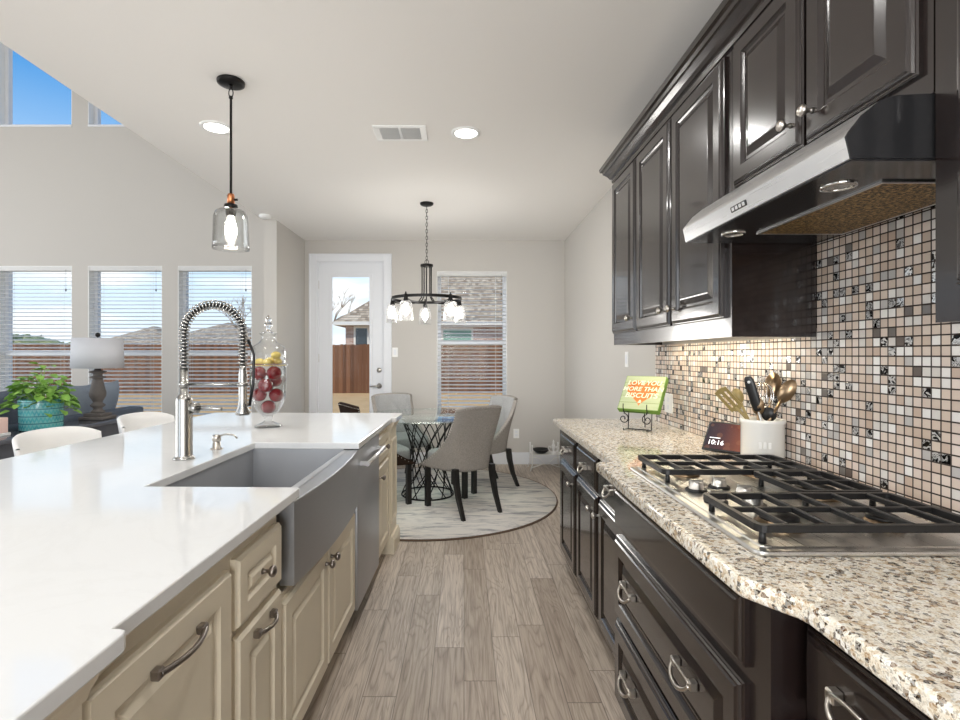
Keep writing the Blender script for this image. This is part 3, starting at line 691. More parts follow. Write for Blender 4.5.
for i in range(NN + 1):
    p, tg = along(cum[-1] * i / NN); b = Vector((0, 1, 0)); a = tg.cross(b).normalized(); th = 2 * PI * turns * i / NN
    coil.append(p + a * (0.0172 * math.cos(th)) + b * (.0172 * math.sin(th)))
MB().tube(coil, .0031, 6).build('spring', M_faucet, t)
hx = fxx + 2 * R0
MB().lathe([(0, .0), (.024, .0), (.029, .004), (.029, .012), (.020, .03), (.0165, .06), (.0165, .165), (.013, .18), (.013, .205), (0, .205)], (hx, fy, zc - .325), 24).build('spray_head', M_faucet, t)
zb = CT + .30
MB().tube([(fxx, fy, zb), (hx - .02, fy, zb)], .0055, 10).cyl((fxx - .0, fy, zb - .011), (fxx, fy, zb + .011), .019, n=20).cyl((hx, fy, zb - .008), (hx, fy, zb + .008), .023, n=20).build('support_arm', M_faucet, t)
MB().tube([(hx + .012, fy + .02, zc - .02), (hx + .034, fy + .025, zc - .08), (hx + .034, fy + .02, zc - .2), (hx + .02, fy + .015, zc - .29)], .006, 8).build('spray_lever', M_iron, t)
mb = MB().cyl((fxx + .028, fy, CT + .205), (fxx + .056, fy, CT + .205), .021, n=20); mb.tube([(fxx + .05, fy, CT + .205), (fxx + .09, fy - .01, CT + .207), (fxx + .165, fy - .03, CT + .204)], lambda i: .010 - .002 * i, 10); mb.build('lever', M_faucet, t)
sx, sy = -1.10, 2.29
t = thing('soap_dispenser', 'small nickel soap dispenser with a curved spout behind the faucet', 'soap dispenser', (sx, sy, CT))
MB().lathe([(0, 0), (.026, 0), (.026, .004), (.017, .007), (.0165, .03), (.014, .031), (.014, .036), (.0185, .037), (.0185, .06), (.012, .064), (0, .064)], (sx, sy, CT), 22).build('body', M_nickel, t)
MB().tube([(sx, sy, CT + .056), (sx + .04, sy, CT + .066), (sx + .075, sy, CT + .063), (sx + .092, sy, CT + .048)], .0042, 8).build('spout', M_nickel, t)

# apothecary jar with ornaments
jx, jy = -1.14, 3.0
t = thing('apothecary_jar', 'tall footed clear glass jar with a pointed lid on the island', 'jar', (jx, jy, CT))
MB().lathe([(0, .0), (.074, .0), (.076, .010), (.05, .02), (.024, .035), (.020, .05), (.03, .064), (0, .069)], (jx, jy, CT), 32).build('foot', M_clear, t)
MB().lathe([(.03, .066), (.06, .09), (.088, .14), (.1, .2), (.103, .28), (.100, .345), (.105, .352), (.1, .356), (.096, .35), (.099, .28), (.096, .2), (.084, .142), (.056, .094), (.0, .072)], (jx, jy, CT), 36).build('bowl', M_clear, t)
mb = MB().lathe([(.110, .357), (.111, .364), (.095, .368), (.098, .39), (.1, .43), (.088, .468), (.052, .492), (.038, .51), (.036, .53), (.05, .545), (.05, .55)], (jx, jy, CT), 32); ld = mb.build('lid', M_clear, t)
MB().lathe([(0, .545), (.03, .545), (.034, .551), (.02, .557), (.013, .57), (.023, .585), (.022, .6), (.011, .612), (.018, .623), (.012, .637), (.0, .652)], (jx, jy, CT), 24).build('finial', M_solid, ld)
MB().lathe([(.104, .357), (.112, .360), (.112, .366), (.104, .369)], (jx, jy, CT), 36).build('rim', M_solid, ld)
balls = [(-.0, .0, .116), (-.045, -.02, .19), (.047, .0, .185), (.0, -.045, .245), (-.03, .045, .235), (-.05, -.01, .312), (.045, -.03, .315), (.02, .05, .27)]
where = ['lowest in the glass jar', 'low in the glass jar toward the faucet', 'low in the glass jar toward the dining nook', 'midway up the glass jar at its front', 'midway up the glass jar at its back', 'topmost in the jar toward the faucet', 'topmost in the jar toward the dining nook', 'high in the glass jar at its back']
for (a, b, c), wh in zip(balls, where):
    o = tag(MB().ell((0, 0, 0), (.042, .042, .040), nu=20, nv=12).build('red_ornament', M_red), 'shiny dark red ball ' + wh, 'ornament', 'red ornaments in the glass jar'); o.location = (jx + a, jy + b, CT + c)
for k, (a, b, c) in enumerate([(-.05, .0, .378), (.012, -.04, .376), (.05, .02, .380), (-.005, .035, .384), (.052, -.02, .418)]):
    o = tag(MB().ell((0, 0, 0), (.030, .023, .022), nu=16, nv=10).build('yellow_candy', M_yellow), 'small yellow candy under the glass jar lid', 'candy', 'yellow candies under the jar lid'); o.location = (jx + a, jy + b, CT + c); o.rotation_euler = (0, 0, k)

# white stools behind the island
def stool():
    t = thing('bar_stool', 'x', 'stool', (0, 0, 0), 0, 'white stools along the island')
    def shell(u, v, off=0):
        a = (u - .5) * PI * .62; r = .34 + .02 * v - off
        top = .918 - .05 * abs(2 * u - 1) ** 4
        return (.12 - math.cos(a) * r - .03 * v, math.sin(a) * r, .60 + (top - .60) * v)
    mb = MB().grid(lambda u, v: shell(u, v), 28, 8).grid(lambda u, v: shell(u, v, .022), 28, 8)
    mb.grid(lambda u, v: Vector(shell(u, 1)).lerp(Vector(shell(u, 1, .022)), v) + Vector((0, 0, .008 * math.sin(PI * v))), 28, 4)
    mb.grid(lambda u, v: Vector(shell(u, 0)).lerp(Vector(shell(u, 0, .022)), v), 28, 1)
    for e in (0, 1): mb.grid(lambda u, v: Vector(shell(e, v)).lerp(Vector(shell(e, v, .022)), u), 1, 8)
    mb.build('backrest', M_stool, t)
    MB().ell((0, 0, .60), (.215, .215, .045), .5, 1, 28, 10).build('seat', M_stool, t)
    for sx in (-1, 1):
        for sy in (-1, 1): MB().cyl((sx * .13, sy * .13, .57), (sx * .20, sy * .20, 0), .017, .012, 10).build('leg', M_stool, t)
    MB().tube([(.178, -.178, .2), (.178, .178, .2), (-.178, .178, .2), (-.178, -.178, .2)], .008, 8, True).build('footrest', M_nickel, t)
    return t
s0 = stool()
for k, (y, lab) in enumerate(((1.88, 'white curved-back stool at the island, closest to the pink candle'), (2.80, 'white curved-back stool at the island below the potted plant'), (3.58, 'white curved-back stool at the island below the table lamp'))):
    if k == 0: s0.location = (-2.07, y, 0); s0['label'] = lab; MATS[s0.name] = TR(-2.07, y)
    else: dup(s0, TR(-2.07, y), lab)

# ------------------------------------------------------------------ RIGHT BASE CABINETS
def rframe(x, y, z): return fr((x, y, z), (0, -1, 0), (0, 0, 1), (-1, 0, 0))      # u runs towards the camera, origin at the far bottom corner
def rbody(xf, y0, y1, z0=.095, z1=.876):
    return MB().box(xf, XR - .001, y0, y1, z0, z1).box(xf + .07, XR - .001, y0, y1, 0, z0)
XD = .605; XB = XD + .022
def basecab(y0, y1, da, db, lab, knob_y):
    t = thing('base_cabinet', lab, 'cabinet', ((XB + XR) / 2, (y0 + y1) / 2, 0), 0, 'dark base cabinets along the wall')
    rbody(XB, y0, y1).build('body', M_esp, t)
    w = db - da
    dr = MB().nested(w, .16, drp(DP_R[:7] + [(.02, .022), (.022, .0225)], 1.0), rframe(XB, db, .692)).build('drawer', M_esp, t)
    mb = MB(); bail_pull(mb, rframe(XD, (da + db) / 2, .775), .075); mb.build('handle', M_nickel, dr)
    d = MB().nested(w, .678 - .11, DP_R, rframe(XB, db, .11)).build('door', M_esp, t)
    mb = MB(); knob(mb, rframe(XD, knob_y, .615), .85); mb.build('knob', M_nickel, d)
basecab(2.805, 3.365, 2.83, 3.25, 'dark base cabinet with drawer and door under the green sign end of the granite', 2.865)
basecab(2.35, 2.80, 2.375, 2.785, 'dark base cabinet with drawer and door, second from the dining nook', 2.41)
basecab(1.875, 2.345, 1.90, 2.335, 'dark base cabinet with drawer and door beside the cooktop drawers', 2.30)
# bumped-out drawer cabinet under the cooktop
XD2 = .535; XB2 = XD2 + .022
t = thing('drawer_cabinet', 'dark three-drawer cabinet bumped out under the gas cooktop', 'cabinet', (.9, 1.4, 0))
mb = MB().box(XB2, XR - .001, .935, 1.87, .095, .876).box(XB2 + .07, XR - .001, .935, 1.87, 0, .095); mb.build('body', M_esp, t)
FP = DP_R[:7] + [(.02, .022), (.021, .0222)]
MB().nested(.84, .141, FP, rframe(XB2, 1.845, .721)).build('false_front', M_esp, t)
for z0, z1 in ((.408, .69), (.11, .392)):
    dr = MB().nested(.84, z1 - z0, DP_R, rframe(XB2, 1.845, z0)).build('drawer', M_esp, t)
    for y in (1.66, 1.235):
        mb = MB(); bail_pull(mb, rframe(XD2 + .001, y, (z0 + z1) / 2 + .02), .095); mb.build('handle', M_nickel, dr)
t = thing('base_cabinet', 'dark base cabinet with a wide drawer nearest the camera, below the granite', 'cabinet', (.9, .4, 0), 0, 'dark base cabinets along the wall')
rbody(XB - .005, -.9, .933).build('body', M_esp, t)
dr = MB().nested(.50, .155, FP, rframe(XB - .005, .918, .694)).build('drawer', M_esp, t)
mb = MB(); bail_pull(mb, rframe(XD - .004, .775, .785), .095); mb.build('handle', M_nickel, dr)
d = MB().nested(.50, .675 - .11, DP_R, rframe(XB - .005, .918, .11)).build('door', M_esp, t)
mb = MB(); knob(mb, rframe(XD - .004, .875, .6), .85); mb.build('knob', M_nickel, d)
# granite
poly = [(XR, 3.40), (.600, 3.40), (.585, 3.385), (.585, 2.03), (.578, 2.02), (.53, 2.02), (.515, 2.005), (.515, .975), (.519, .962), (.53, .945), (.56, .900), (.572, .885), (.578, .865), (.578, -1.0), (XR, -1.0)]
tag(MB().prism(poly, .876, CT, 'z', .008, 3, True).build('granite_countertop', M_granite), 'speckled cream and brown granite countertop over the dark cabinets', 'countertop')
g = bpy.data.objects['granite_countertop']
for p in g.data.polygons: p.use_smooth = abs(p.normal.z) < .98
# mosaic
mb = MB().box(XR - .008, XR, -1.0, 3.30, CT, 1.395).box(XR - .008, XR, 1.018, 1.79, 1.395, 1.722)
tag(mb.build('mosaic_backsplash', M_mosaic), 'tan, white and silver square mosaic backsplash behind the cooktop', 'backsplash', kind='structure')

# wall cabinets
XU = .91; XUB = XU + .022; UZ = 2.42
def upper(y0, y1, z0, doors, dz0, lab, rail=True):
    t = thing('wall_cabinet', lab, 'cabinet', ((XUB + XR) / 2, (y0 + y1) / 2, z0), 0, 'dark wall cabinets')
    lip = .03 if rail else 0
    mb = MB().box(XUB, XR - .001, y0, y1, z0 + lip, UZ)
    if rail: mb.box(XUB, XUB + .02, y0, y1, z0, z0 + lip).box(XUB + .02, XR - .009, y0, y0 + .018, z0, z0 + lip).box(XUB + .02, XR - .009, y1 - .018, y1, z0, z0 + lip)
    mb.build('body', M_esp, t)
    for a, b, ky in doors:
        d = MB().nested(b - a, 2.39 - dz0, DP_R, rframe(XUB, b, dz0)).build('door', M_esp, t)
        if ky: mb = MB(); knob(mb, rframe(XU, ky, dz0 + .07), .95); mb.build('knob', M_nickel, d)
upper(1.792, 3.20, 1.395, [(2.76, 3.185, 2.80), (2.298, 2.735, 2.335), (1.825, 2.275, 2.235)], 1.463, 'tall dark glossy wall cabinet with three raised-panel doors above the green sign')
upper(1.022, 1.789, 1.853, [(1.398, 1.755, 1.435), (1.045, 1.385, 1.345)], 1.90, 'short dark wall cabinet with two doors above the range hood', False)
upper(-.6, 1.018, 1.395, [(.48, .965, None), (.0, .46, None)], 1.463, 'dark wall cabinet beyond the hood, cut off at the picture edge')
pr = [(-.002, 2.40), (.008, 2.40), (.012, 2.412), (.012, 2.424), (.022, 2.43), (.030, 2.444), (.046, 2.462), (.054, 2.466), (.058, 2.482), (.070, 2.486), (.074, 2.507), (-.002, 2.507)]
mb = MB(); vs = []; fs = []; n = len(pr); yf, yn = 3.20, -.6
for dd, z in pr: vs += [(XUB - dd, yn, z), (XUB - dd, yf + dd, z), (XR, yf + dd, z)]
for i in range(n):
    j = (i + 1) % n
    for k in (0, 1): fs.append((3 * i + k, 3 * i + k + 1, 3 * j + k + 1, 3 * j + k))
fs.append([3 * i for i in range(n)]); fs.append([3 * i + 2 for i in range(n)][::-1])
mb.add(vs, fs); tag(mb.box(XUB, XR, yn, yf, UZ, 2.50).build('crown_molding', M_esp), 'stepped dark crown molding along the top of the wall cabinets', 'molding')
t = thing('undercabinet_light', 'slim warm light strip under the three-door wall cabinet', 'light', (1.12, 2.45, 1.39))
MB().box(1.09, 1.15, 1.9, 3.05, 1.415, 1.425).build('housing', M_white, t); MB().box(1.1, 1.14, 1.92, 3.03, 1.412, 1.415).build('diffuser', M_strip, t)
l = lamp('strip_glow', 'AREA', (1.12, 2.47, 1.410), 1.7, (1, .89, .70), (0, 0, 0), shape='RECTANGLE', size=.04, size_y=1.1)

# range hood
t = thing('range_hood', 'stainless under-cabinet range hood above the gas cooktop', 'range hood', (1.0, 1.37, 1.7))
y0, y1 = 1.022, 1.788
hp = [(XR - .01, 1.722), (.768, 1.722), (.758, 1.765), (.763, 1.774), (.79, 1.808), (.825, 1.836), (.86, 1.847), (.92, 1.850), (XR - .01, 1.850)]
MB().prism(hp, y0 + .004, y1 - .004, 'y').build('canopy', M_steel, t)
for a, b in ((y0, y0 + .004), (y1 - .004, y1)): MB().prism(hp, a, b, 'y').build('end_panel', M_hooddark, t)
un = MB().box(.774, XR - .01, y0 + .006, y1 - .006, 1.7185, 1.722).build('underside', M_hooddark, t)
MB().box(.935, 1.195, 1.15, 1.63, 1.715, 1.7185).build('filter', M_filter, t)
mb = MB(); 
for a in ((.929, .935, 1.144, 1.636), (1.195, 1.201, 1.144, 1.636)): mb.box(a[0], a[1], a[2], a[3], 1.714, 1.7185)
for a in (1.144, 1.63): mb.box(.935, 1.195, a, a + .006, 1.714, 1.7185)
mb.build('filter_frame', M_steel, t)
for y in (1.18, 1.64):
    l = MB().lathe([(.036, 0), (.036, -.004), (.028, -.005), (.027, -.002), (.027, 0)], (.858, y, 1.7185), 24).build('lamp_ring', M_chrome, t)
    MB().lathe([(0, -.003), (.027, -.002)], (.858, y, 1.7185), 24).build('lens', M_hoodlight, l)
cp = MB(fr((.7667, 1.43, 1.7275), (0, -1, 0), (-.253, 0, .967), (-.967, 0, -.253))).box(-.04, .04, .009, .025, -.001, .0012, .002).build('control_panel', M_blackplastic, t)
mb = MB(fr((.7667, 1.43, 1.7275), (0, -1, 0), (-.253, 0, .967), (-.967, 0, -.253)))
for k in range(4): mb.box(-.033 + k * .018, -.021 + k * .018, .012, .022, .001, .003, .001)
mb.build('buttons', M_steel, cp)

# cooktop
t = thing('gas_cooktop', 'stainless gas cooktop with black cast-iron grates on the granite', 'cooktop', (.875, 1.478, CT))
def rrect(x0, x1, y0, y1, r, n=5):
    out = []
    for cx, cy, a0 in ((x1 - r, y1 - r, 0), (x0 + r, y1 - r, PI / 2), (x0 + r, y0 + r, PI), (x1 - r, y0 + r, 1.5 * PI)):
        for i in range(n + 1): a = a0 + PI / 2 * i / n; out.append((cx + r * math.cos(a), cy + r * math.sin(a)))
    return out
cx0, cx1, cy0, cy1 = .605, 1.135, 1.062, 1.892
MB().prism(rrect(cx0, cx1, cy0, cy1, .022), CT, CT + .011, 'z', .004, 2).prism(rrect(cx0 + .02, cx1 - .02, cy0 + .02, cy1 - .02, .02), CT + .008, CT + .014, 'z', .003, 1).build('tray', M_steelcook, t)
ZG = CT + .046
def grate(x0, x1, y0, y1, ny, xbars):
    h = .012; w = .006; mb = MB()
    pts = rrect(x0, x1, y0, y1, .018, 3)
    m = len(pts)
    inn = rrect(x0 + .013, x1 - .013, y0 + .013, y1 - .013, .008, 3)
    vs = [(p[0], p[1], ZG + h) for p in pts] + [(p[0], p[1], ZG + h) for p in inn] + [(p[0] - .000, p[1], ZG - .004) for p in pts] + [(p[0], p[1], ZG - .004) for p in inn]
    fs = []
    for i in range(m):
        j = (i + 1) % m
        fs += [(i, j, m + j, m + i), (2 * m + i, 2 * m + j, j, i), (m + i, m + j, 3 * m + j, 3 * m + i), (3 * m + i, 3 * m + j, 2 * m + j, 2 * m + i)]
    mb.add(vs, fs)
    for xb in xbars: mb.box(x0 + .01, x1 - .01, xb - w, xb + w, ZG, ZG + h, .002)
    for k in range(ny):
        x = x0 + (x1 - x0) * (k + .75) / (ny + .5)
        mb.box(x - .005, x + .005, y0 + .008, y1 - .008, ZG - .001, ZG + h + .001, .002)
    for xx in (x0 + .02, x1 - .02):
        for yy in (y0 + .02, y1 - .02): mb.cyl((xx, yy, CT + .012), (xx, yy, ZG), .008, .006, 8)
    return mb.build('grate', M_iron, t)
grate(.625, 1.115, 1.612, 1.865, 5, [1.738])
grate(.895, 1.115, 1.36, 1.605, 2, [1.48])
grate(.620, 1.115, 1.085, 1.350, 5, [1.218])
for bx, by, r in ((.745, 1.74, .036), (.99, 1.74, .045), (1.01, 1.48, .055), (.745, 1.218, .045), (.99, 1.218, .036)):
    b = MB().lathe([(0, 0), (r + .012, 0), (r + .01, .006), (r, .009), (r - .002, .016), (0, .016)], (bx, by, CT + .014), 24).build('burner', M_bronze, t)
    MB().lathe([(0, .026), (r * .8, .026), (r * .93, .023), (r * .93, .016), (0, .016)], (bx, by, CT + .014), 24).build('burner_cap', M_iron, b)
for kx, ky in ((.69, 1.53), (.69, 1.41), (.775, 1.565), (.80, 1.47), (.775, 1.375)):
    kb = MB().lathe([(0, .0), (.027, 0), (.027, .006), (.021, .008), (.0195, .024), (.017, .027), (0, .027)], (kx, ky, CT + .014), 22).box(kx - .019, kx + .019, ky - .005, ky + .005, CT + .038, CT + .048, .002).build('knob', M_steelcook, t)
    MB().lathe([(0, 0), (.031, 0), (.030, .006), (.0275, .008), (0, .008)], (kx, ky, CT + .0138), 22).build('knob_skirt', M_iron, kb)

# items on the granite
kx, ky, kr = 1.150, 1.985, .075
t = thing('utensil_crock', 'white stoneware crock full of utensils behind the cooktop', 'crock', (kx, ky, CT))
MB().lathe([(0, .003), (kr - .004, 0), (kr, .006), (kr - .001, .155), (kr + .004, .160), (kr + .004, .170), (kr - .002, .173), (kr - .009, .170), (kr - .010, .02), (0, .014)], (kx, ky, CT), 36).build('pot', M_crock, t)
mb = MB(); N = fr((kx - .0, ky, 0), (1, 0, 0), (0, 1, 0), (0, 0, 1))
for k in range(3): mb.box(-.020 + .016 * k, -.010 + .016 * k, .068, .092, 0, .0012, .0005, M=fr((kx - .0335, ky - .0723, CT), (.9, -.43, 0), (0, 0, 1), (-.43, -.9, 0)))
mb.build('embossed_mark', M_crock, t)
UG = 'utensils in the white crock'
def uten(name, lab, cat, foot, tip, build):
    """foot / tip: offsets from the crock centre; build(local z up along the utensil, x facing the camera)"""
    f = Vector((kx + foot[0], ky + foot[1], CT + foot[2])); p = Vector((kx + tip[0], ky + tip[1], CT + tip[2])); z = (p - f).normalized()
    n = Vector((-.62, -.78, 0)); n = (n - z * n.dot(z)).normalized(); x = n.cross(z) * -1
    t = thing(name, lab, cat, M=fr(f, x, z.cross(x), z), group=UG); build(t, fr(f, x, z.cross(x), z), (p - f).length); return t
def spoon(m, lw=.03, ll=.045, slots=False):
    def b(t, M, l):
        MB(M).tube([(0, 0, 0), (0, 0, l - ll * 1.7)], .0055, 8).build('handle', m, t)
        mb = MB(M); mb.grid(lambda u, v: ((lambda a, r: (lw * r * math.cos(a), .012 * r * r - .010, l - ll + ll * r * math.sin(a)))(2 * PI * u, v)), 24, 6)
        mb.grid(lambda u, v: ((lambda a, r: (lw * r * math.cos(a), .012 * r * r - .0125, l - ll + ll * r * math.sin(a)))(2 * PI * u, v)), 24, 6)
        mb.build('bowl', m, t)
    return b
def spat(m, w=.028, h=.085):
    def b(t, M, l):
        MB(M).tube([(0, 0, 0), (0, 0, l - h + .01)], .006, 8).build('handle', m, t)
        mb = MB(M)
        mb.box(-w, -w * .55, -.003, .003, l - h, l); mb.box(-w * .25, w * .25, -.003, .003, l - h + .012, l - .012); mb.box(w * .55, w, -.003, .003, l - h, l)
        mb.box(-w * .55, w * .55, -.003, .003, l - .014, l + .004); mb.box(-w * .55, w * .55, -.003, .003, l - h - .006, l - h + .014); mb.build('blade', m, t)
    return b
def grip(t, M, l):
    MB(M).tube([(0, 0, 0), (0, 0, l - .1)], .004, 8).build('shaft', M_steel, t)
    h = MB(M).ell((0, 0, l - .068), (.0185, .010, .070), .5, .8, 20, 14).build('handle', M_blackplastic, t)
    MB(M).lathe([(.0, 0), (.0055, 0), (.0055, .001), (0, .001)], n=14, M=fr((0, -.0095, l - .02), (1, 0, 0), (0, 0, 1), (0, -1, 0))).build('hanging_hole', M_white, h)
def whisk(t, M, l):
    MB(M).cyl((0, 0, 0), (0, 0, l - .10), .007, n=10).build('handle', M_steel, t)
    mb = MB(M)
    for k in range(6):
        a = PI * k / 6; mb.tube([(math.cos(a) * .038 * math.sin(s) * (1 if s < PI else 1), math.sin(a) * .038 * math.sin(s), l - .105 + .105 * (1 - math.cos(s if s <= PI else 2 * PI - s)) / 2) for s in [2 * PI * i / 24 for i in range(25)]], .0017, 5)
    mb.build('wires', M_chrome, t)
uten('slotted_spatula', 'olive-toned slotted wooden spatula leaning out of the crock toward the screen', 'spatula', (.045, .0, .06), (-.164, .0, .284), spat(M_olive, .024, .10))
uten('wooden_spoon', 'pale wooden spoon behind the black-handled utensil in the crock', 'spoon', (.0, -.02, .02), (-.075, .06, .285), spoon(M_olive, .02, .03))
uten('black_handled_turner', 'upside-down utensil with a black handle and hanging hole in the crock', 'utensil', (.03, -.02, .02), (-.062, -.01, .335), grip)
uten('wire_whisk', 'wire whisk standing in the middle of the crock', 'whisk', (-.02, .02, .02), (.012, .01, .31), whisk)
uten('bronze_ladle', 'broad bronze spoon at the back of the crock', 'spoon', (-.02, -.03, .02), (.056, .015, .35), spoon(M_bronze, .028, .05))
uten('bronze_serving_spoon', 'long bronze serving spoon leaning out of the crock toward the mosaic', 'spoon', (-.05, .02, .02), (.070, -.080, .325), spoon(M_bronze, .026, .048))
uten('bronze_spoon', 'short bronze spoon low in the crock before the whisk', 'spoon', (-.0, .03, .02), (-.028, -.02, .255), spoon(M_bronze, .022, .035))
uten('dark_ladle', 'dark metal ladle low in the crock between whisk and bronze spoons', 'ladle', (-.0, .03, .02), (.012, -.035, .218), spoon(M_iron, .026, .028))

# smart display
sx, sy = 1.098, 2.19
Md = TR(sx, sy, CT, math.radians(-48)) @ Matrix.Rotation(math.radians(-36), 4, 'X')
t = thing('smart_display', 'small tilted smart display showing the time beside the crock', 'smart display', M=Md)
MB(Md).box(-.089, .089, -.004, .006, .006, .150, .004, 2).build('bezel', M_blackplastic, t)
MB(Md).box(-.080, .080, -.0052, -.004, .015, .141).build('screen', M_screen, t)
MB(Md).prism([(.006, .010), (.066, .051), (.066, .064), (.006, .11)], -.055, .055, 'x').build('stand', M_sofa, t)
def text(name, body, size, M, mat, parent, shear=0, bold=0):
    c = bpy.data.curves.new(name, 'FONT'); c.body = body; c.size = size; c.align_x = 'CENTER'; c.align_y = 'CENTER'; c.extrude = .0004; c.shear = shear; c.offset = bold; c.materials.append(mat)
    tmp = bpy.data.objects.new('tmp', c); COL.objects.link(tmp); dg = bpy.context.evaluated_depsgraph_get(); me = bpy.data.meshes.new_from_object(tmp.evaluated_get(dg)); bpy.data.objects.remove(tmp)
    o = bpy.data.objects.new(name, me); COL.objects.link(o); o.parent = parent; o.matrix_local = MATS[parent.name].inverted() @ M; MATS[o.name] = MATS[parent.name]; return o
fx = lambda x, z, y=-.0056: Md @ fr((x, y, z), (1, 0, 0), (0, 0, 1), (0, -1, 0))
text('time_digits', '10:16', .031, fx(-.036, .044), M_glow, t)
MB(Md).box(-.066, -.022, -.0057, -.0052, .0655, .0685).build('date_line', M_glow, t)

# green sign on an easel
gx, gy = .958, 2.85; gw, gh, gd = .232, .232, .036
Mg = TR(gx, gy, CT + .115, math.radians(-40)) @ Matrix.Rotation(math.radians(-38), 4, 'X')
t = thing('box_sign', 'square green box sign with an orange heart on a wire easel', 'sign', M=Mg)
MB(Mg).box(-gw / 2, gw / 2, 0, gd, 0, gh, .002).build('frame', M_green, t)
MB(Mg).box(-gw / 2 + .004, gw / 2 - .004, -.0012, .0, .004, gh - .004).build('face', M_sign, t)
hp = []
for i in range(48):
    a = 2 * PI * i / 48; hp.append((0.0058 * 16 * math.sin(a) ** 3, .126 + .0060 * (13 * math.cos(a) - 5 * math.cos(2 * a) - 2 * math.cos(3 * a) - math.cos(4 * a))))
MB(Mg).prism(hp, -.0018, -.0012, 'y').build('heart', M_orange, t)
fg = lambda x, z: Mg @ fr((x, -.0022, z), (1, 0, 0), (0, 0, 1), (0, -1, 0))
for s, z, sz in (('LOVE YOU', .180, .040), ('MORE THAN', .138, .040), ('BISCUITS', .094, .046), ('&', .054, .03)): text('lettering', s, sz, fg(0, z), M_letter, t, .15, .0006)
Me = TR(gx, gy, CT, math.radians(-38))
t = thing('wire_easel', 'black wire easel with scrolled feet holding the green sign', 'easel', M=Me)
def scroll(c, r0, turns, n=40): return [(c[0] + r0 * (1 - .8 * i / n) * math.cos(turns * 2 * PI * i / n + PI / 2), c[1], c[2] + r0 * (1 - .8 * i / n) * math.sin(turns * 2 * PI * i / n + PI / 2)) for i in range(n + 1)]
for sgn in (-1, 1):
    mb = MB(Me); x = sgn * .065
    mb.tube([(x, -.036, .150), (x, -.038, .128), (x, -.03, .105), (x, .02, .100), (x, .055, .14), (x, .10, .24)], .0028, 6)
    mb.tube([(x, -.03, .105), (x - sgn * .005, -.03, .10)] + [(x + sgn * (px - 0), py, pz) for px, py, pz in scroll((.0, -.03, .066), 0.030, 1.35)], .0028, 6)
    mb.tube([(x, -.03, .012), (x + sgn * .0, -.034, .0035), (x, .04, .0035), (x, .055, .14)], .0028, 6)
    mb.build('side_frame', M_black, t)
MB(Me).tube([(-.065, .02, .1), (.065, .02, .1)], .0028, 6).tube([(-.065, .03, .0035), (.065, .03, .0035)], .0028, 6).tube([(0, .1, .24), (0, .13, .0035)], .0028, 6).tube([(-.065, .1, .24), (.065, .1, .24)], .0028, 6).build('cross_wires', M_black, t)

# outlets and switches
def plate(lab, cat, M, kind, w=.07, h=.115):
    t = thing('wall_outlet' if kind == 'o' else 'light_switch', lab, cat, M=M)
    MB(M).box(-w / 2, w / 2, -h / 2, h / 2, 0, .006, .002).build('plate', M_white, t)
    if kind == 'o':
        for z in (-.022, .022): MB(M).box(-.016, .016, z - .013, z + .013, .006, .008, .001).build('socket', M_trim, t)
    else: MB(M).box(-.016, .016, -.033, .033, .006, .009, .001).build('rocker', M_trim, t)
By = lambda x, z: fr((x, YB, z), (1, 0, 0), (0, 0, 1), (0, -1, 0))
Bx = lambda y, z, x=XR: fr((x, y, z), (0, -1, 0), (0, 0, 1), (-1, 0, 0))
plate('white light switch beside the patio door', 'switch', By(-.845, 1.37), 's')
plate('white outlet above the baseboard of the breakfast nook wall', 'outlet', By(.64, .375), 'o')
plate('white outlet plate on the mosaic beside the green sign', 'outlet', Bx(3.08, 1.045, XR - .008), 'o', .115)
plate('white light switch on the white wall under the dark cabinet end', 'switch', Bx(3.9, 1.30), 's')

# ------------------------------------------------------------------ ceiling things
def can(x, y, lab, grp='recessed ceiling lights', power=6):
    t = thing('recessed_light', lab, 'ceiling light', (x, y, ZC), 0, grp)
    MB().lathe([(.095, 0), (.093, -.006), (.072, -.008), (.068, -.002), (.068, .0)], (x, y, ZC), 32).build('trim_ring', M_white, t)
    MB().lathe([(0, -.0045), (.07, -.0045)], (x, y, ZC), 32).build('lens', M_can, t)
    lamp('recessed_glow', 'AREA', (x, y, ZC - .012), power, (1, .98, .95), (0, 0, 0), shape='DISK', size=.13)
can(-1.53, 3.18, 'round lit recessed ceiling light behind the pendant rod')
can(.013, 3.26, 'round lit recessed ceiling light beside the air vent')
for x, y in ((.02, 1.3), (-1.53, 1.3), (.02, -.8), (-1.53, -.8)):
    can(x, y, 'round lit recessed ceiling light over the near kitchen, above the frame')
t = thing('air_vent', 'white rectangular air vent grille in the kitchen ceiling', 'vent', (-.395, 3.26, ZC))
x0, x1, y0, y1 = -.565, -.235, 3.15, 3.37
mb = MB().box(x0, x1, y0, y0 + .028, ZC - .008, ZC, .002).box(x0, x1, y1 - .028, y1, ZC - .008, ZC, .002).box(x0, x0 + .04, y0 + .028, y1 - .028, ZC - .008, ZC, .002).box(x1 - .04, x1, y0 + .028, y1 - .028, ZC - .008, ZC, .002).box((x0 + x1) / 2 - .008, (x0 + x1) / 2 + .008, y0 + .028, y1 - .028, ZC - .008, ZC); mb.build('frame', M_white, t)
mb = MB(); y = y0 + .034
while y < y1 - .03: mb.box(x0 + .04, x1 - .04, -.008, .008, -.0008, .0008, M=Matrix.Translation((0, y, ZC - .006)) @ Matrix.Rotation(.7, 4, 'X')); y += .0125
mb.build('louvres', M_white, t); MB().box(x0 + .04, x1 - .04, y0 + .028, y1 - .028, ZC - .001, ZC).build('duct', plain('duct_grey', C(170, 168, 166), .8), t)
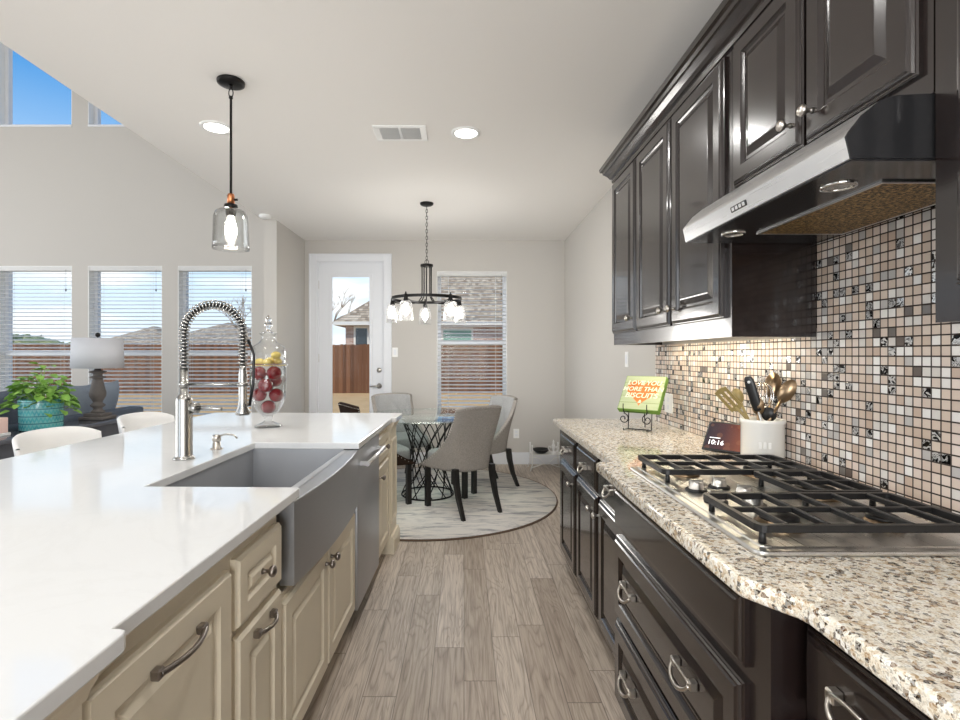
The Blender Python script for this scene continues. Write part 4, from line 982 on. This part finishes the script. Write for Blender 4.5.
o = tag(MB().lathe([(0, -.030), (.04, -.030), (.055, -.024), (.06, -.006), (.06, 0)], (-2.0, 5.18, ZC), 24).build('smoke_detector', M_white), 'round white smoke detector on the ceiling above the nook wall end', 'smoke detector')

# pendant
px, py = -1.197, 2.645
t = thing('pendant_light', 'black pendant light with a clear glass bell over the island', 'pendant lamp', (px, py, ZC))
MB().lathe([(0, -.022), (.05, -.022), (.066, -.016), (.068, -.004), (.064, 0)], (px, py, ZC), 32).build('canopy', M_black, t)
mb = MB().cyl((px, py, ZC - .022), (px, py, ZC - .04), .010, .006, 12)
mb.tube([(px + .011 * math.cos(a), py, ZC - .062 + .024 * math.sin(a)) for a in [2 * PI * i / 20 for i in range(20)]], .0026, 6, True)
mb.build('loop', M_black, t)
MB().cyl((px, py, ZC - .082), (px, py, 2.155), .0062, n=12).lathe([(.0062, .0), (.01, -.004), (.01, -.012), (.0062, -.016)], (px, py, ZC - .078), 12).build('rod', M_black, t)
MB().lathe([(0, .06), (.014, .06), (.018, .05), (.018, 0), (0, 0)], (px, py, 2.1), 20).build('socket', M_copper, t)
MB().lathe([(0, .016), (.032, .016), (.034, .004), (.034, -.004), (.026, -.006), (.024, -.04), (0, -.04)], (px, py, 2.088), 24).cyl((px + .018, py, 2.13), (px + .034, py, 2.13), .006, n=10).build('cap', M_black, t)
MB().lathe([(.03, .205), (.055, .203), (.075, .188), (.084, .165), (.088, .03), (.090, .0), (.0875, .0), (.0855, .03), (.0815, .164), (.073, .186), (.054, .200), (.03, .202)], (px, py, 1.876), 36).build('glass_shade', M_clear, t)
MB().lathe([(0, 0), (.014, .006), (.026, .03), (.030, .055), (.026, .085), (.016, .115), (.013, .13), (0, .13)], (px, py, 1.915), 20).build('bulb', M_bulb, t)
lamp('pendant_glow', 'POINT', (px, py, 1.86), 4, (1, .9, .76), shadow_soft_size=.04)

# chandelier
hx, hy, hz = -.345, 4.77, 1.853; RR = .32
t = thing('chandelier', 'black ring chandelier with five glass bell shades over the dining table', 'chandelier', (hx, hy, ZC))
MB().lathe([(0, -.024), (.045, -.022), (.06, -.014), (.064, 0)], (hx, hy, ZC), 28).build('canopy', M_black, t)
mb = MB(); z = ZC - .025; k = 0
while z > 2.215:
    ax = (1, 0) if k % 2 else (0, 1)
    mb.tube([(hx + ax[0] * .0085 * math.cos(a), hy + ax[1] * .0085 * math.cos(a), z - .017 + .020 * math.sin(a)) for a in [2 * PI * i / 12 for i in range(12)]], .0024, 5, True); z -= .031; k += 1
mb.build('chain', M_black, t)
mb = MB().tube([(hx + .018 * math.cos(a), hy, 2.195 + .02 * math.sin(a)) for a in [2 * PI * i / 16 for i in range(16)]], .003, 6, True)
mb.lathe([(0, .012), (.02, .012), (.058, .008), (.058, -.012), (0, -.012)], (hx, hy, 2.165), 24); mb.build('hub', M_black, t)
ring = []
mb = MB().lathe([(RR - .004, .013), (RR + .004, .013), (RR + .004, -.013), (RR - .004, -.013), (RR - .004, .013)], (hx, hy, hz), 64, smooth=False); mb.build('ring', M_black, t)
for k in range(5):
    a = math.radians(97 + 72 * k); c, s = math.cos(a), math.sin(a)
    P = lambda r, z: (hx + r * c, hy + r * s, z)
    MB().tube([P(.045, 2.155), P(.045, 1.92), P(.05, 1.87), P(.075, 1.835), P(.12, 1.815), P(.24, 1.815), P(.30, 1.825), P(RR, 1.84)], .0055, 8).build('arm', M_black, t)
    sx_, sy_, _ = P(RR + .012, 0)
    so = MB().lathe([(0, .055), (.006, .053), (.008, .045), (.005, .04), (.014, .034), (.017, .0), (.022, -.012), (.022, -.03), (0, -.03)], (sx_, sy_, hz - .02), 18).build('socket', M_black, t)
    sh = MB().lathe([(.022, .17), (.04, .167), (.052, .152), (.058, .12), (.062, .0), (.060, .0), (.056, .12), (.05, .150), (.039, .164), (.022, .167)], (sx_, sy_, hz - .215), 28).build('glass_shade', M_seeded, t)
    MB().lathe([(0, 0), (.016, .006), (.030, .03), (.032, .05), (.024, .085), (.013, .11), (0, .112)], (sx_, sy_, hz - .175), 18).build('bulb', M_bulb2, sh)
lamp('chandelier_glow', 'POINT', (hx, hy, hz - .36), 27, (1, .97, .92), shadow_soft_size=.25)

# ------------------------------------------------------------------ dining nook
rx, ry, rr_ = -.33, 4.88, 1.20
t = thing('round_rug', 'round grey and cream streaked rug under the dining table', 'rug', (rx, ry, 0))
MB().lathe([(0, .0115), (rr_ - .012, .0115), (rr_ - .012, 0), (0, 0)], (rx, ry, .0005), 96).build('pile', M_rug, t)
MB().lathe([(rr_ - .012, .012), (rr_ - .004, .013), (rr_, .006), (rr_, 0), (rr_ - .012, 0)], (rx, ry, .0005), 96).build('binding', plain('rug_edge_brown', C(96, 78, 64), .9), t)
RZ = .0125
tx, ty = -.345, 4.90
t = thing('dining_table', 'round glass-topped dining table on a black wire lattice base', 'table', (tx, ty, RZ))
MB().lathe([(0, .742), (.60, .742), (.607, .748), (.607, .750), (.60, .754), (0, .754)], (tx, ty, RZ), 72).build('glass_top', M_tableglass, t)
mb = MB(); rz_ = lambda z: .145 + .115 * abs((z - .36) / .38) ** 1.6
for k in range(11):
    for sg in (-1, 1):
        pts = []
        for i in range(25):
            z = .012 + .722 * i / 24; a = 2 * PI * k / 11 + sg * 1.9 * (i / 24 - .5); r = rz_(z); pts.append((tx + r * math.cos(a), ty + r * math.sin(a), RZ + z))
        mb.tube(pts, .0052, 6)
mb.tube(ring_pts((tx, ty, RZ + .008), rz_(.01), 48), .007, 8, True).tube(ring_pts((tx, ty, RZ + .735), rz_(.735), 48), .007, 8, True)
mb.build('lattice_base', M_black, t)

def chair():
    t = thing('dining_chair', 'x', 'chair', (0, 0, 0), 0, 'upholstered chairs around the glass table')
    MB().ell((0, .035, .435), (.222, .215, .068), .42, .42, 40, 14).build('seat', M_chairf, t)
    def outer(u, v):
        s = 2 * u - 1; w = .262 - .022 * v + .012 * math.sin(PI * v) * -1
        y = -.235 - .095 * v ** 1.3 + (.44 * (1 - v) ** 2.3 + .06) * abs(s) ** (2.6 + .8 * (1 - v))
        top = .895 - .018 * s * s + .0
        x = w * (math.sin(s * PI / 2 * .86) / math.sin(PI / 2 * .86))
        return Vector((x, y, .362 + (top - .362) * v))
    def nrm(u, v):
        e = .01; a = outer(min(1, u + e), v) - outer(max(0, u - e), v); n = Vector((-a.y, a.x, 0)).normalized(); return n if n.y > 0 or abs(2 * u - 1) > .5 else -n
    def inner(u, v):
        n = nrm(u, v); a = (2 * u - 1) * 3.0; b = v * 3.6
        tf = 0
        if v > .22: tf = .018 * (abs(math.cos(PI * (a + b) / 2)) * abs(math.cos(PI * (a - b) / 2))) ** .35
        rim = min(1, 6 * min(u, 1 - u), 6 * (1 - v) + .25)
        return outer(u, v) + n * (.038 + tf * rim)
    ib = MB().grid(inner, 48, 44)
    ib.build('backrest_front', M_chairf, t, False)
    mb = MB().grid(outer, 36, 30)
    edge = lambda p, q, w: p.lerp(q, w)
    mb.grid(lambda u, v: edge(outer(u, 1), inner(u, 1), v) + Vector((0, 0, .012 * math.sin(PI * v))), 48, 4)
    mb.grid(lambda u, v: edge(outer(u, 0), inner(u, 0), v), 36, 1)
    for e in (0, 1): mb.grid(lambda u, v: edge(outer(e, v), inner(e, v), u), 4, 30)
    mb.build('backrest', M_chairb, t)
    mb = MB()
    for e in (.012, .988):
        for i in range(26): mb.ell(outer(e, .05 + .93 * i / 25), .0045, nu=6, nv=4)
    for i in range(24): mb.ell(outer(.03 + .94 * i / 23, .985), .0045, nu=6, nv=4)
    mb.build('nailhead_trim', M_nickel, t)
    for sx in (-1, 1):
        MB().prism([(sx * .20 - .021, .185), (sx * .20 + .021, .185), (sx * .20 + .021, .227), (sx * .20 - .021, .227)], .0, .40, 'z').build('leg', M_blackwood, t)
        mb = MB()
        prof = [(.39, -.20, .022), (.28, -.215, .021), (.15, -.25, .018), (.0, -.315, .0145)]
        vs = []
        for z, y, r in prof: vs += [(sx * .19 - r, y - r, z), (sx * .19 + r, y - r, z), (sx * .19 + r, y + r, z), (sx * .19 - r, y + r, z)]
        fs = [(0, 1, 2, 3), (15, 14, 13, 12)]
        for i in range(3):
            for k in range(4): fs.append((4 * i + k, 4 * i + (k + 1) % 4, 4 * i + 4 + (k + 1) % 4, 4 * i + 4 + k))
        mb.add(vs, fs).build('leg', M_blackwood, t)
    return t
c0 = chair()
def face(dx, dy, dist):      # chair on the (dx,dy) side of the table, facing its centre; dist = centre to chair root
    l = math.hypot(dx, dy); x = tx + dx / l * dist; y = ty + dy / l * dist
    return TR(x, y, RZ, math.atan2(-dy, -dx) - PI / 2)
T = face(.585, -.81, .53); c0.location = T.to_translation(); c0.rotation_euler = T.to_euler(); MATS[c0.name] = T
c0['label'] = 'grey dining chair with its nailhead-trimmed back to the kitchen'
dup(c0, face(.865, .50, .60), 'light grey tufted dining chair in front of the nook window wall')
dup(c0, face(-.52, .855, .58), 'light grey tufted dining chair in front of the patio door')
cD = dup(c0, face(-.855, -.52, .50), 'dining chair with a dark brown back, mostly hidden by the white island')
for ch in cD.children:
    if ch.name.startswith('backrest'): ch.data = ch.data.copy(); ch.data.materials[0] = M_brownback; ch['label'] = 'dark brown back cover'

# white wire stand in the corner
wx, wy = .95, 6.02
t = thing('wire_stand', 'low white scrolled wire stand in the corner beyond the counter', 'stand', (wx, wy, 0))
zs = .185
MB().box(wx - .17, wx + .17, wy - .10, wy + .10, zs, zs + .006, .002).build('shelf', M_white, t)
for sx in (-1, 1):
    for sy in (-1, 1):
        MB().tube([(wx + sx * .19, wy + sy * .12, 0), (wx + sx * .165, wy + sy * .095, .07), (wx + sx * .165, wy + sy * .095, .26), (wx + sx * .165, wy + sy * .095, .285)], .0075, 8).ell((wx + sx * .165, wy + sy * .095, .292), .011, nu=10, nv=8).build('leg', M_white, t)
mb = MB()
for sx in (-1, 1): mb.tube([(wx + sx * .165, wy - .095, zs - .02), (wx + sx * .09, wy - .095, zs - .035), (wx + sx * .02, wy - .095, .09), (wx + sx * .165, wy - .095, .04)], .006, 6)
mb.build('scrollwork', M_white, t)
o = tag(MB().lathe([(0, .004), (.05, 0), (.08, .02), (.10, .048), (.096, .05), (.075, .024), (.0, .012)], (wx - .05, wy - .0, zs + .007), 28).build('black_bowl', M_blackplastic), 'shallow black bowl on the low white wire stand', 'bowl')
fx0, fy0, fz0 = wx + .085, wy - .06, zs + .007
t = thing('white_finial', 'ornate white scroll ornament standing on the low wire stand', 'ornament', (fx0, fy0, fz0))
MB().lathe([(0, 0), (.03, 0), (.03, .01), (.01, .02), (.012, .05), (.024, .075), (.02, .1), (.008, .125), (.012, .14), (.004, .16), (0, .165)], (fx0, fy0, fz0), 16).build('spire', M_white, t)
mb = MB()
for sx in (-1, 1): mb.tube([(fx0 + sx * p[0], fy0, fz0 + p[2]) for p in [(.01, 0, .02), (.04, 0, .03), (.058, 0, .06), (.05, 0, .09), (.033, 0, .085), (.035, 0, .065)]], .008, 6)
mb.build('scrolls', M_white, t)

# ------------------------------------------------------------------ living room
zt = .775
t = thing('console_table', 'dark grey-blue console table behind the sofa', 'table', (-3.18, 3.2, 0))
MB().box(-3.345, -3.02, 1.6, 4.78, zt - .035, zt, .006, 2).build('top', M_console, t)
MB().box(-3.32, -3.06, 1.66, 4.72, zt - .15, zt - .035).build('apron', M_console, t)
for x in (-3.29, -3.10):
    for y in (1.7, 3.2, 4.66): MB().box(x - .03, x + .03, y - .03, y + .03, 0, zt - .15, .004).build('leg', M_console, t)
mb = MB(); y = 1.8
while y < 4.6: mb.box(-3.075, -3.06, y, y + .035, .2, zt - .15); y += .09
mb.build('slat_front', M_console, t)
MB().box(-3.32, -3.06, 1.66, 4.72, .17, .2).build('lower_shelf', M_console, t)
t = thing('sofa', 'slate grey sofa standing behind the console table', 'sofa', (-4.0, 3.6, 0))
MB().box(-3.53, -3.36, 1.5, 5.42, .08, .80, .03, 3).build('back', M_sofa, t)
MB().box(-4.28, -3.53, 1.72, 5.20, .08, .30, .02, 2).build('base', M_sofa, t)
for y0, y1 in ((5.20, 5.42), (1.5, 1.72)): MB().box(-4.28, -3.53, y0, y1, .08, .62, .04, 3).build('arm', M_sofa, t)
for y0, y1 in ((1.74, 2.88), (2.90, 4.04), (4.06, 5.18)): MB().box(-4.28, -3.63, y0, y1, .30, .47, .04, 3).build('seat_cushion', M_sofa, t)
for x in (-4.2, -3.42):
    for y in (1.56, 5.36): MB().cyl((x, y, 0), (x, y, .08), .025, n=10).build('leg', M_blackwood, t)
def pillow(y, lab, w=.42, h=.30, x=-3.665, m=M_pillow):
    Mp = TR(x, y, .48 + h * .94, 0) @ Matrix.Rotation(math.radians(10), 4, 'Y')
    mb = MB(Mp)
    for sg in (-1, 1):
        mb.grid(lambda u, v: (lambda a, b: (sg * .11 * ((1 - a ** 4) * (1 - b ** 4)) ** .55 + .012 * math.sin(7 * a + 3 * b), a * w * (1 - .07 * (1 - b * b)), b * h * (1 - .10 * (1 - a * a))))(2 * u - 1, 2 * v - 1), 24, 20)
    tag(mb.build('sofa_pillow', m), lab, 'pillow', 'big pillows along the sofa back')
pillow(4.93, 'blue-grey pillow on the sofa behind the table lamp', .46, .31)
pillow(3.98, 'slate pillow on the sofa behind the potted plant', .45, .31, -3.665, M_sofa)

lx, ly = -3.20, 4.50
t = thing('table_lamp', 'turned grey wooden table lamp with a white drum shade on the console', 'lamp', (lx, ly, zt))
MB().box(lx - .10, lx + .10, ly - .10, ly + .10, zt, zt + .028, .006, 2).box(lx - .075, lx + .075, ly - .075, ly + .075, zt + .028, zt + .055, .006, 2).build('foot', M_lampbase, t)
MB().lathe([(0, .055), (.05, .055), (.055, .065), (.04, .08), (.032, .095), (.055, .115), (.058, .125), (.035, .145), (.04, .16), (.062, .20), (.064, .23), (.05, .29), (.040, .34), (.036, .352), (.06, .362), (.06, .37), (.036, .378), (.033, .395), (.066, .408), (.066, .416), (.03, .425), (.02, .44), (0, .44)], (lx, ly, zt), 28).build('column', M_lampbase, t)
MB().cyl((lx, ly, zt + .44), (lx, ly, zt + .50), .014, n=12).cyl((lx, ly, zt + .50), (lx, ly, zt + .72), .004, n=8).ell((lx, ly, zt + .735), .02, nu=14, nv=10).build('harp_and_finial', M_black, t)
MB().lathe([(.196, .445), (.188, .705), (.185, .705), (.193, .445), (.196, .445)], (lx, ly, zt), 48).lathe([(.0, .701), (.185, .701)], (lx, ly, zt), 48).build('lamp_shade', M_shade, t)

ptx, pty = -3.175, 3.87
t = thing('plant_pot', 'turquoise patterned ceramic pot on the console table', 'pot', (ptx, pty, zt))
MB(TR(ptx, pty, zt)).lathe([(0, 0), (.126, 0), (.133, .008), (.138, .222), (.136, .229), (.128, .225), (.124, .17), (0, .17)], n=40).build('vessel', M_pot, t)
MB(TR(ptx, pty, zt)).lathe([(0, .181), (.1245, .181), (.1245, .17)], n=30).build('soil', M_soil, t)
t = thing('potted_plant', 'bushy bright green leafy plant growing from the turquoise pot', 'plant', (ptx, pty, zt + .182))
mb = MB(); st = MB(); rr = random.Random(5)
for k in range(210):
    a = rr.uniform(0, 2 * PI); q = rr.random() ** .6; r = .185 * q; z = .17 + (.26 * (1 - q ** 2.2)) * rr.uniform(.3, 1.05) + rr.uniform(-.03, .05)
    if rr.random() < .12: r = rr.uniform(.155, .19); z = rr.uniform(.11, .2)
    if rr.random() < .06: r = .06 * rr.random(); z = rr.uniform(.38, .47)
    c = Vector((ptx + r * math.cos(a) + .0, pty + r * math.sin(a), zt + z + .02))
    d = Vector((math.cos(a + rr.uniform(-.9, .9)), math.sin(a + rr.uniform(-.9, .9)), rr.uniform(-.5, .5))).normalized(); up = Vector((rr.uniform(-.5, .5), rr.uniform(-.5, .5), 1)).normalized(); s = d.cross(up).normalized(); n_ = s.cross(d)
    L_, w_ = rr.uniform(.05, .085), rr.uniform(.02, .032)
    mb.add([c, c + d * L_ * .35 + s * w_ + n_ * .006, c + d * L_ * .75 + s * w_ * .75, c + d * L_ - n_ * .012, c + d * L_ * .75 - s * w_ * .75, c + d * L_ * .35 - s * w_ + n_ * .006, c + d * L_ * .5 - n_ * .006], [(0, 1, 6), (1, 2, 6), (2, 3, 6), (3, 4, 6), (4, 5, 6), (5, 0, 6)], True)
    if k % 4 == 0: st.tube([(ptx + r * .25 * math.cos(a), pty + r * .25 * math.sin(a), zt + .185), (ptx + r * .7 * math.cos(a), pty + r * .7 * math.sin(a), zt + .185 + (z - .17) * .7 + .02), c], .0025, 5)
mb.build('foliage', M_leaf, t, False); st.build('stems', M_leaf, t)
t = thing('pink_candle', 'square pale pink candle in a box on the console table', 'candle', (-3.25, 3.52, zt))
MB().box(-3.335, -3.165, 3.43, 3.60, zt, zt + .02, .003).build('base', M_white, t); MB().box(-3.325, -3.175, 3.44, 3.59, zt + .02, zt + .125, .004).build('block', M_pink, t)
